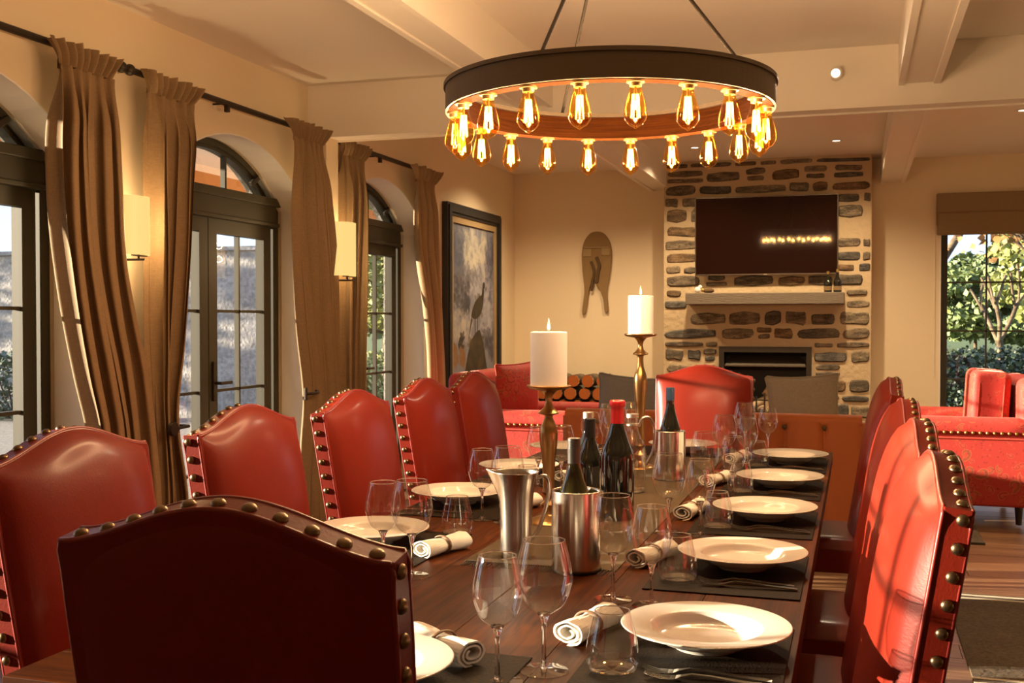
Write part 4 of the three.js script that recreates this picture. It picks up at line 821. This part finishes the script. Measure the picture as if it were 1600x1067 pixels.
function downlight(label, x, z, power = LAMP.down, cone = 1.25) {
  const t = thing('ceiling_light', label, 'ceiling light', [x, CEIL, z], 0, 'round recessed ceiling lights');
  part('trim_ring', [lathe([[0.03, -0.001], [0.044, -0.001], [0.045, -0.005], [0.036, -0.007], [0.03, -0.004], [0.03, -0.001]], 32)], M.lampTrim, t);
  part('lamp_face', [new THREE.CylinderGeometry(0.03, 0.03, 0.002, 28).translate(0, -0.002, 0)], M.glow, t);
  const l = new THREE.SpotLight(lin(1, 0.74, 0.44), power, 0, cone, 1); l.name = 'ceiling_light_beam'; l.castShadow = true; l.shadow.radius = 1.5; l.position.set(x, CEIL - 0.02, z); l.target.position.set(x, 0, z); scene.add(l, l.target);
}
downlight('round recessed ceiling light above the television, right of the far beam end', -0.16, -9.03);
downlight('round recessed ceiling light left of the chimney breast, by the bulbs', -1.28, -9.04);
downlight('round recessed ceiling light at the right edge of the far ceiling bay', 1.07, -8.11);
downlight('added unseen ceiling light in the corner bay before the firewood, behind the chandelier', -2.5, -8.9);  // added lamp, itself unseen, to brighten the back wall on the left
downlight('added unseen ceiling light of the far bay, out of view to the right', 3.4, -8.3);  // also added: out of view, lifts the light at the far end
{
  const t = thing('spotlight', 'small white spotlight fixed to the face of the cross beam', 'spotlight', [-0.11, 2.62, -5.98]);
  part('body', [new THREE.CylinderGeometry(0.032, 0.028, 0.07, 28).rotateX(Math.PI / 2).translate(0, 0, 0.035)], M.lampTrim, t);
  part('lamp_face', [new THREE.SphereGeometry(0.03, 24, 10, 0, 6.2832, 0, 1.2).rotateX(Math.PI / 2).scale(1, 1, 0.5).translate(0, 0, 0.06)], M.glow, t);
  const l = new THREE.SpotLight(lin(1, 0.78, 0.52), 2.2, 0, 1.0, 0.6); l.name = 'spotlight_beam'; l.castShadow = true; l.position.set(-0.11, 2.6, -5.88); l.target.position.set(-0.2, 0.5, -3.5); scene.add(l, l.target);
}

// ---------------------------------------------------------------- curtains
const interp = (tab, y) => {                                          // smooth curve through [s, y] pairs given from top to bottom
  if (y >= tab[0][1]) return tab[0][0];
  for (let i = 1; i < tab.length; i++) if (y >= tab[i][1]) {
    const [a, ya] = tab[i - 1], [b, yb] = tab[i], [p, yp] = tab[Math.max(0, i - 2)], [n, yn] = tab[Math.min(tab.length - 1, i + 1)], d = yb - ya, k = (y - ya) / d;
    const m0 = (b - p) / ((yb - yp) || 1) * d, m1 = (n - a) / ((yn - ya) || 1) * d, k2 = k * k, k3 = k2 * k;
    return (2 * k3 - 3 * k2 + 1) * a + (k3 - 2 * k2 + k) * m0 + (3 * k2 - 2 * k3) * b + (k3 - k2) * m1;
  }
  return tab.at(-1)[0];
};
function curtain(label, Lt, Rt, { N = 5.5, ph = 0, X = -3.065, A = 0.05, tie = null }) {
  const t = thing('curtain', label, 'curtain', [0, 0, 0], 0, 'brown taupe curtains'), tape = 2.375, top = 2.478;
  const wob = (a, y) => 0.012 * Math.sin(a * 13 + y * 1.7 + ph) + 0.003 * Math.sin(a * 41 - y * 3.1 + ph * 2);
  const body = sheet(150, 70, (a, b) => {
    const y = lerp(0.012, tape, b), L = interp(Lt, y), R = interp(Rt, y), k = smooth(tape - y, 0, 0.25), w = a + 0.012 * Math.sin(y * 1.4 + a * 7 + ph);
    const c = Math.cos(w * N * 2 * Math.PI + ph), amp = lerp(0.016, A, k) * (0.75 + 0.25 * Math.sin(a * 7 + ph));
    return [X + amp * (Math.sign(c) * Math.pow(Math.abs(c), 0.8)) + wob(a, y) * k, y, -(lerp(L, R, a) + 0.014 * k * Math.sin(w * N * 4 * Math.PI + ph))];
  }, [1.2, 2.4]);
  part('drop', [body], M.curtain, t);
  const head = sheet(150, 10, (a, b) => {
    const y = lerp(tape - 0.004, top, b) - 0.012 * b * Math.abs(Math.sin(a * N * 3.1 + ph)), L = interp(Lt, y), R = interp(Rt, y), c = Math.sin(a * N * 1.7 * 2 * Math.PI + ph);
    return [X + lerp(0.014, 0.03, b) * c + 0.012 * Math.sin(b * Math.PI) + wob(a, y) * 0.5, y, -lerp(L - 0.02 * b, R + 0.02 * b, a)];
  }, [1.2, 0.1]);
  part('gathered_heading', [head], M.curtain, t);
  if (tie) part('tieback', [tube(tie.map(([x, s]) => V(x, 0.925, -s)), 0.009, 24, 8), rbox(0.014, 0.07, 0.02, 0.004, tie[0][0], 0.925, -tie[0][1])], M.iron, t);
  part('heading_tape', [sheet(60, 2, (a, b) => [X - 0.012, tape - 0.02 + 0.04 * b, -lerp(interp(Lt, tape) + 0.01, interp(Rt, tape) - 0.01, a)], [1, 0.04])], M.curtain, t);
}
curtain('brown curtain on the right of the nearest french door, left of the smaller wall lamp', [[3.6, 2.46], [3.64, 2.36], [3.615, 2.05], [3.63, 1.76], [3.67, 1.5], [3.71, 1.3], [3.76, 1.1], [3.83, 0.85], [3.9, 0.0]], [[4.04, 2.477], [3.985, 2.39], [3.985, 2.2], [4.0, 1.95], [4.02, 1.6], [4.08, 1.35], [4.16, 1.08], [4.24, 0.5], [4.24, 0]], { N: 5.2, ph: 0.6 });
curtain('brown curtain on the left of the middle french door, behind the smaller wall lamp', [[4.2, 2.44], [4.225, 2.33], [4.24, 2.05], [4.25, 1.75], [4.25, 1.35], [4.27, 1.05], [4.31, 0.6], [4.31, 0]], [[4.66, 2.478], [4.585, 2.37], [4.585, 2.2], [4.56, 2.0], [4.525, 1.65], [4.46, 1.24], [4.385, 0.88], [4.45, 0.5], [4.46, 0]], { N: 5, ph: 2.2 });
curtain('brown curtain tied back on the right of the middle french door', [[5.42, 2.45], [5.49, 2.35], [5.46, 2.0], [5.48, 1.7], [5.54, 1.3], [5.63, 0.9], [5.6, 0.6], [5.58, 0]], [[5.9, 2.486], [5.82, 2.37], [5.88, 2.1], [5.96, 1.7], [6.0, 1.24], [6.04, 0.9], [6.06, 0.0]], { N: 5.2, ph: 4.0, X: -3.02, A: 0.042, tie: [[-2.945, 5.47], [-2.935, 5.52], [-2.94, 5.6], [-2.97, 5.66], [-3.0, 5.69]] });
curtain('brown curtain on the left of the farthest french door, behind the larger wall lamp', [[6.17, 2.47], [6.17, 0]], [[6.58, 2.477], [6.5, 2.35], [6.5, 2.0], [6.47, 1.5], [6.44, 1.1], [6.43, 0]], { N: 4.4, ph: 1.1 });
curtain('brown curtain on the right of the farthest french door, next to the framed painting', [[7.33, 2.45], [7.37, 2.36], [7.37, 1.9], [7.52, 1.45], [7.6, 1.0], [7.62, 0]], [[7.88, 2.48], [7.76, 2.36], [7.78, 1.95], [7.88, 1.3], [7.95, 0.85], [7.95, 0]], { N: 4.8, ph: 5.2 });
function curtainRod(label, s0, s1, ends, br) {
  const t = thing('curtain_rod', label, 'curtain rod', [-3.115, 2.462, 0]);
  part('pole', [rod(V(0, 0, -s0), V(0, 0, -s1), 0.0155, 16)], M.iron, t);
  for (const s of ends) part('finial', [ball(0.026, 0, 0, -s, 18)], M.iron, t);
  for (const s of br) part('bracket', [box(0.085, 0.009, 0.009, -0.04, 0, -s), box(0.022, 0.034, 0.022, 0.0, -0.028, -s)], M.iron, t);
}
curtainRod('dark iron curtain rod over the nearest french door', 0.3, 4.09, [4.1], [0.6, 2.6]);
curtainRod('dark iron curtain rod over the middle french door, with a ball end', 4.16, 5.92, [4.158, 5.93], [4.95]);
curtainRod('dark iron curtain rod over the farthest french door', 6.2, 7.93, [7.94], [6.85]);
{
  const a = thing('curtain_holdback', 'round dark knob holding back the curtain left of the middle french door', 'holdback', [-2.985, 0.84, -4.285]);
  part('knob', [new THREE.CylinderGeometry(0.034, 0.03, 0.016, 28).rotateZ(Math.PI / 2)], M.iron, a); part('stem', [rod(V(-0.2145, 0, -0.145), V(-0.015, 0, -0.14), 0.008), rod(V(-0.015, 0, -0.14), V(0, 0, 0), 0.008)], M.iron, a);
}

// ---------------------------------------------------------------- pictures and ornaments on the walls
{
  const t = thing('framed_painting', 'tall painting of a dark bird before pale clouds in a wide black frame', 'painting', [WX + 0.002, 0.74, -8.92], Math.PI / 2);
  const w = 1.38, h = 1.56, fr = (x0, y0, a, d, z) => uvBox(slabWithHoles([[-x0, y0], [x0, y0], [x0, h - y0], [-x0, h - y0]], [[[-x0 + a, y0 + a], [x0 - a, y0 + a], [x0 - a, h - y0 - a], [-x0 + a, h - y0 - a]]], d).translate(0, 0, z));
  part('frame', [fr(w / 2, 0, 0.1, 0.05, 0), fr(w / 2 - 0.02, 0.02, 0.055, 0.062, 0)], M.black, t);
  part('gilt_slip', [fr(w / 2 - 0.1, 0.1, 0.055, 0.04, 0)], M.hideLight, t);
  const art = canvasTex(512, 640, (g, W, H) => {
    g.fillStyle = '#8d90a0'; g.fillRect(0, 0, W, H);
    let q = 11; const r = () => { q = (q * 1664525 + 1013904223) >>> 0; return q / 4294967296; };
    const blob = (x, y, a, b, c, n = 40) => { for (let i = 0; i < n; i++) { g.fillStyle = c; g.beginPath(); g.ellipse(x + (r() - 0.5) * a, y + (r() - 0.5) * b, 6 + r() * a * 0.16, 5 + r() * b * 0.14, r() * 3, 0, 6.3); g.fill(); } };
    blob(90, 110, 240, 240, 'rgba(70,80,110,0.22)', 90); blob(440, 180, 200, 300, 'rgba(60,66,92,0.22)', 90); blob(270, 120, 260, 200, 'rgba(226,218,198,0.3)', 110); blob(300, 240, 300, 130, 'rgba(200,200,205,0.25)', 90);
    blob(110, 300, 200, 160, 'rgba(58,56,66,0.3)', 80); blob(180, 220, 240, 60, 'rgba(120,120,132,0.3)', 60); blob(120, 430, 220, 120, 'rgba(206,196,186,0.28)', 80); blob(420, 380, 170, 200, 'rgba(196,196,210,0.28)', 90); blob(440, 520, 160, 120, 'rgba(64,62,78,0.3)', 70); blob(70, 560, 160, 80, 'rgba(150,96,44,0.35)', 60); blob(110, 500, 60, 60, 'rgba(40,34,30,0.5)', 30);
    g.fillStyle = '#2c2419'; g.beginPath(); g.moveTo(150, 640); g.bezierCurveTo(180, 560, 220, 470, 330, 455); g.bezierCurveTo(380, 500, 400, 580, 430, 640); g.fill(); blob(290, 560, 180, 140, 'rgba(84,66,38,0.3)', 60);
    g.fillStyle = '#33291a'; g.beginPath(); g.moveTo(380, 240); g.bezierCurveTo(400, 238, 404, 262, 388, 270); g.bezierCurveTo(384, 310, 378, 350, 350, 380); g.bezierCurveTo(320, 400, 270, 420, 225, 395); g.bezierCurveTo(250, 330, 310, 310, 352, 300); g.bezierCurveTo(368, 280, 364, 250, 380, 240); g.fill();
    blob(320, 350, 90, 90, 'rgba(70,60,46,0.25)', 40); g.fillStyle = '#33291a'; g.fillRect(268, 395, 9, 75); g.fillRect(300, 390, 8, 75); g.beginPath(); g.moveTo(228, 396); g.lineTo(190, 500); g.lineTo(240, 410); g.fill();
  });
  part('canvas', [new THREE.BoxGeometry(w - 0.3, h - 0.3, 0.012).translate(0, h / 2, 0.02)], std({ color: lin(0.62, 0.6, 0.58), map: art, roughness: 0.6 }), t);

  // old hide-and-wood ornament, round-topped, tapering to two tails
  const o = thing('wall_ornament', 'round-topped brown hide ornament with two tapering tails hanging on the back wall', 'ornament', [-2.37, 1.4, BACK + 0.004]);
  const sh = shapeOf(((q) => new THREE.CatmullRomCurve3(q.map(([x, y]) => V(x, y, 0)), true, 'centripetal').getPoints(110).map((p) => [p.x, p.y]))([[-0.02, 0.335], [-0.075, 0.24], [-0.085, 0.18], [-0.118, 0.0], [-0.135, 0.0], [-0.115, 0.22], [-0.136, 0.42], [-0.14, 0.58], [-0.118, 0.69], [-0.06, 0.765], [0, 0.78], [0.06, 0.765], [0.118, 0.69], [0.14, 0.58], [0.128, 0.4], [0.096, 0.2], [0.105, 0.02], [0.088, 0.02], [0.07, 0.14], [0.03, 0.24], [0.005, 0.27]]));
  const hole = new THREE.Path(); hole.absellipse(0, 0.585, 0.045, 0.036, 0, 6.2832, false); sh.holes.push(hole);
  part('hide', [uvBox(new THREE.ExtrudeGeometry(sh, { depth: 0.018, bevelEnabled: true, bevelThickness: 0.006, bevelSize: 0.005, bevelSegments: 2 }).translate(0, 0, 0.008))], M.hide, o);
  part('cross_band', [rbox(0.085, 0.075, 0.012, 0.005, -0.09, 0.585, 0.034), rbox(0.085, 0.07, 0.012, 0.005, 0.09, 0.59, 0.034), rbox(0.24, 0.014, 0.014, 0.005, 0, 0.632, 0.035)], M.hideLight, o);
  part('lacing', [tube([V(0, 0.54, 0.035), V(0.03, 0.46, 0.04), V(0.02, 0.4, 0.038), V(0.005, 0.3, 0.034)], 0.016, 20, 8), tube([V(-0.05, 0.5, 0.036), V(-0.02, 0.4, 0.04), V(-0.04, 0.3, 0.036), V(-0.05, 0.22, 0.03)], 0.014, 20, 8)], M.hideDark, o);
}
// roman blind on the back window
{
  const t = thing('roman_blind', 'brown roman blind folded up at the top of the back window', 'blind', [0.66, 0, BACK + 0.004]);
  part('upper_fold', [rbox(1.56, 0.28, 0.06, 0.012, 0.78, 2.3, 0.03)], M.blind, t);
  part('lower_fold', [rbox(1.55, 0.19, 0.075, 0.02, 0.78, 2.18, 0.0395)], M.blind, t);
  part('bottom_hem', [rbox(1.55, 0.045, 0.06, 0.012, 0.78, 2.1, 0.036)], M.blind, t);
  part('cord', [rod(V(-0.012, 2.36, 0.012), V(-0.012, 0.85, 0.012), 0.0025, 6)], M.beam, t);
}

// ---------------------------------------------------------------- lounge furniture
function cushion(name, label, w, h, d, m, pos, rot) {
  const t = thing(name, label, 'cushion', pos);
  const side = (s) => sheet(20, 20, (a, b) => {
    const u = a * 2 - 1, v = b * 2 - 1, f = Math.pow(Math.max(0, 1 - u * u), 0.5) * Math.pow(Math.max(0, 1 - v * v), 0.5);
    const px = 1 - 0.07 * (1 - v * v), py = 1 - 0.07 * (1 - u * u);
    return [s * u * w / 2 * px, v * h / 2 * py, s * d / 2 * f];
  }, [w, h]);
  part('cover', [side(1), side(-1)], m, t);
  const edge = []; for (const [u0, v0, u1, v1] of [[-1, -1, 1, -1], [1, -1, 1, 1], [1, 1, -1, 1], [-1, 1, -1, -1]]) for (let i = 0; i < 8; i++) { const k = i / 8, u = lerp(u0, u1, k), v = lerp(v0, v1, k); edge.push(V(u * w / 2 * (1 - 0.07 * (1 - v * v)), v * h / 2 * (1 - 0.07 * (1 - u * u)), 0)); }
  part('piping', [tube(edge, 0.006, 96, 6, true)], m, t);
  t.rotation.set(...rot);
  return t;
}
{
  // rust velvet loveseat with its channelled back to the table
  const X0 = -1.72, X1 = 0.06, Zb = -6.42, W = X1 - X0;
  const t = thing('loveseat', 'rust-brown velvet loveseat with a vertically channelled back, turned to the fireplace', 'sofa', [(X0 + X1) / 2, 0.0125, Zb]);
  part('base', [rbox(W - 0.06, 0.3, 0.8, 0.03, 0, 0.27, -0.42)], M.rust, t);
  const n = 8, cw = (W - 0.02) / n;
  for (let i = 0; i < n; i++) {
    const x = -W / 2 + 0.01 + cw * (i + 0.5);
    part('back_channel', [sheet(10, 16, (a, b) => { const u = a * 2 - 1, f = Math.sqrt(Math.max(0, 1 - u ** 4)), y = lerp(0.12, 0.745, b); return [x + u * cw / 2, y, -0.02 + 0.028 * f]; }, [0.2, 0.6])], M.rust, t);
    if (i) part('button', [ball(0.014, -W / 2 + 0.01 + cw * i, 0.715, 0.0, 10)], M.hideDark, t);
  }
  part('back', [rbox(W - 0.02, 0.66, 0.12, 0.03, 0, 0.42, -0.075)], M.rust, t);
  part('back_roll', [new THREE.CylinderGeometry(0.055, 0.055, W - 0.05, 24).rotateZ(Math.PI / 2).scale(1, 0.8, 1).translate(0, 0.745, -0.055)], M.rust, t);
  for (const s of [-1, 1]) {
    part('arm', [rbox(0.09, 0.5, 0.78, 0.035, s * (W / 2 - 0.05), 0.36, -0.44)], M.rust, t);
    part('arm_roll', [new THREE.CylinderGeometry(0.05, 0.05, 0.74, 24).rotateX(Math.PI / 2 - 0.1).translate(s * (W / 2 - 0.055), 0.64, -0.44)], M.rust, t);
  }
  part('seat_cushion', [rbox(W - 0.3, 0.16, 0.62, 0.05, 0, 0.47, -0.46)], M.rust, t);
  for (const s of [-1, 1]) for (const z of [-0.08, -0.76]) part('leg', [cyl(0.02, 0.026, 0.13, s * (W / 2 - 0.09), 0.065, z, 12)], M.darkWood, t);
  cushion('cushion', 'taupe square cushion on the loveseat, its corner up before the fireplace', 0.42, 0.4, 0.15, M.taupeCloth, [-0.3, 0.81, -6.72], [-0.1, 0, 0.06]);
  cushion('cushion', 'dark grey square cushion at the left of the loveseat, behind the red-wax bottle', 0.52, 0.4, 0.15, M.greyCloth, [-1.3, 0.79, -6.7], [-0.12, 0, -0.06]);
}
function armchair(label, pos, turn, wide) {
  // local: faces +x, its arms run along x; near arm towards +z
  const t = thing('armchair', label, 'armchair', pos, turn);
  const D = wide, Wd = 0.95;
  part('base', [rbox(D - 0.13, 0.3, Wd - 0.1, 0.03, 0, 0.28, 0)], M.paisley, t);
  for (const s of [-1, 1]) {
    const z = s * (Wd / 2 - 0.075);
    part('arm', [uvBox(rbox(D - 0.12, 0.5, 0.13, 0.02, 0, 0.37, z))], M.paisley, t);
    const roll = new THREE.CylinderGeometry(0.085, 0.085, D + 0.02, 28).rotateZ(Math.PI / 2).scale(1, 0.85, 1).translate(0, 0.625, z + s * 0.012);
    part('arm_roll', [uvBox(roll)], M.paisley, t);
    part('welt', [rod(V(-D / 2, 0.56, z + s * 0.07), V(D / 2, 0.56, z + s * 0.07), 0.006)], M.paisley, t);
    const nailGeo = new THREE.SphereGeometry(0.0105, 10, 6);
    for (let i = 0; i < Math.floor(D / 0.043); i++) { const o = part('nail', nailGeo, M.gilt, t); o.position.set(-D / 2 + 0.03 + i * 0.043, 0.6, z + s * 0.094); }
  }
  part('back', [uvBox(rbox(0.16, 0.58, Wd - 0.02, 0.06, -D / 2 + 0.06, 0.66, 0))], M.paisley, t);
  part('seat_cushion', [uvBox(rbox(D - 0.2, 0.16, Wd - 0.3, 0.05, 0.08, 0.5, 0))], M.paisley, t);
  for (const x of [-1, 1]) for (const z of [-1, 1]) part('leg', [cyl(0.018, 0.028, 0.15, x * (D / 2 - 0.13), 0.075, z * (Wd / 2 - 0.08), 4)], M.darkWood, t);
  return t;
}
armchair('red paisley armchair with a brass-studded arm standing at the right by the window', [0.77, 0.0125, -8.08], Math.PI, 0.74);
{
  const t = thing('cushion', 'boxy red paisley back cushion standing upright on the armchair at the right', 'cushion', [0.85, 0.8, -8.06]);
  part('cover', [uvBox(rbox(0.24, 0.4, 0.56, 0.05, 0, 0, 0, 4))], M.paisley, t);
  const loop = (x) => { const p = []; for (let i = 0; i < 40; i++) { const a = i / 40 * 6.2832, c = Math.cos(a), s = Math.sin(a); p.push(V(x, Math.sign(s) * Math.pow(Math.abs(s), 0.35) * 0.198, Math.sign(c) * Math.pow(Math.abs(c), 0.35) * 0.278)); } return tube(p, 0.006, 90, 6, true); };
  part('piping', [loop(-0.075), loop(0.075)], M.paisley, t);
  t.rotation.z = -0.06;
}
armchair('red paisley sofa with a sunlit brass-studded arm behind the window-side chairs', [-2.27, 0.0125, -7.72], 0, 1.0);
cushion('cushion', 'dark red paisley cushion on the sofa behind the window-side chairs', 0.5, 0.4, 0.16, M.paisley, [-2.4, 0.825, -7.72], [0, 1.2, 0.04]);

// firewood stacked in the corner beside the chimney breast
{
  const g0 = uvBox(new THREE.CylinderGeometry(0.066, 0.066, 0.3, 9, 1, true).rotateX(Math.PI / 2), 'z'), e0 = new THREE.CircleGeometry(0.064, 9).translate(0, 0, 0.15);
  let first = null;
  for (let j = 0; j < 7; j++) for (let i = 0; i < 9 - (j > 5 ? 3 : 0); i++) {
    const x = -3.02 + i * 0.136 + (j % 2) * 0.068 + (j > 5 ? 0.1 : 0), y = 0.07 + j * 0.117, z = BACK + 0.2;
    let t;
    if (!first) { t = first = thing('firewood_log', 'split firewood log in the stack beside the chimney breast', 'log', [x, y, z], 0, 'firewood logs stacked by the chimney breast'); part('bark', g0, M.bark, t); part('cut_end', e0, M.logEnd, t); }
    else t = dup(first, [x, y, z], 0);
    t.rotation.z = rr(0, 6.28); t.position.z += rr(-0.03, 0.03); t.scale.set(rr(0.84, 0.95), rr(0.84, 0.95), 1);
  }
}
// rugs
{
  const t = thing('rug', 'brown woven rug with pale striped borders on the floor at the right', 'rug', [1.32, 0, -4.975]);
  part('field', [rbox(1.8, 0.01, 1.45, 0.003, 0, 0.005, 0, 1)].map((g) => uvBox(g)), M.rug, t);
  for (const s of [-1, 1]) for (const [o, w, m] of [[0.685, 0.022, M.rugLight], [0.652, 0.012, M.rugDark], [0.622, 0.02, M.rugLight]]) part('border_stripe', [span(-0.9, 0.9, 0.0098, 0.0115, s * o - w / 2, s * o + w / 2)], m, t);
  const r = thing('rug', 'dark living-room rug whose corner shows below the red armchair', 'rug', [-0.62, 0, -8.3]);
  part('field', [rbox(2.72, 0.012, 2.6, 0.003, 0, 0.006, 0, 1)].map((g) => uvBox(g)), M.rug, r);
  part('border_stripe', [span(-1.36, 1.36, 0.0118, 0.0135, 1.27, 1.3)], M.rugDark, r);
}
scene.traverse((o) => { if (o.isMesh) o.castShadow = o.receiveShadow = true; });
renderer.render(scene, camera);
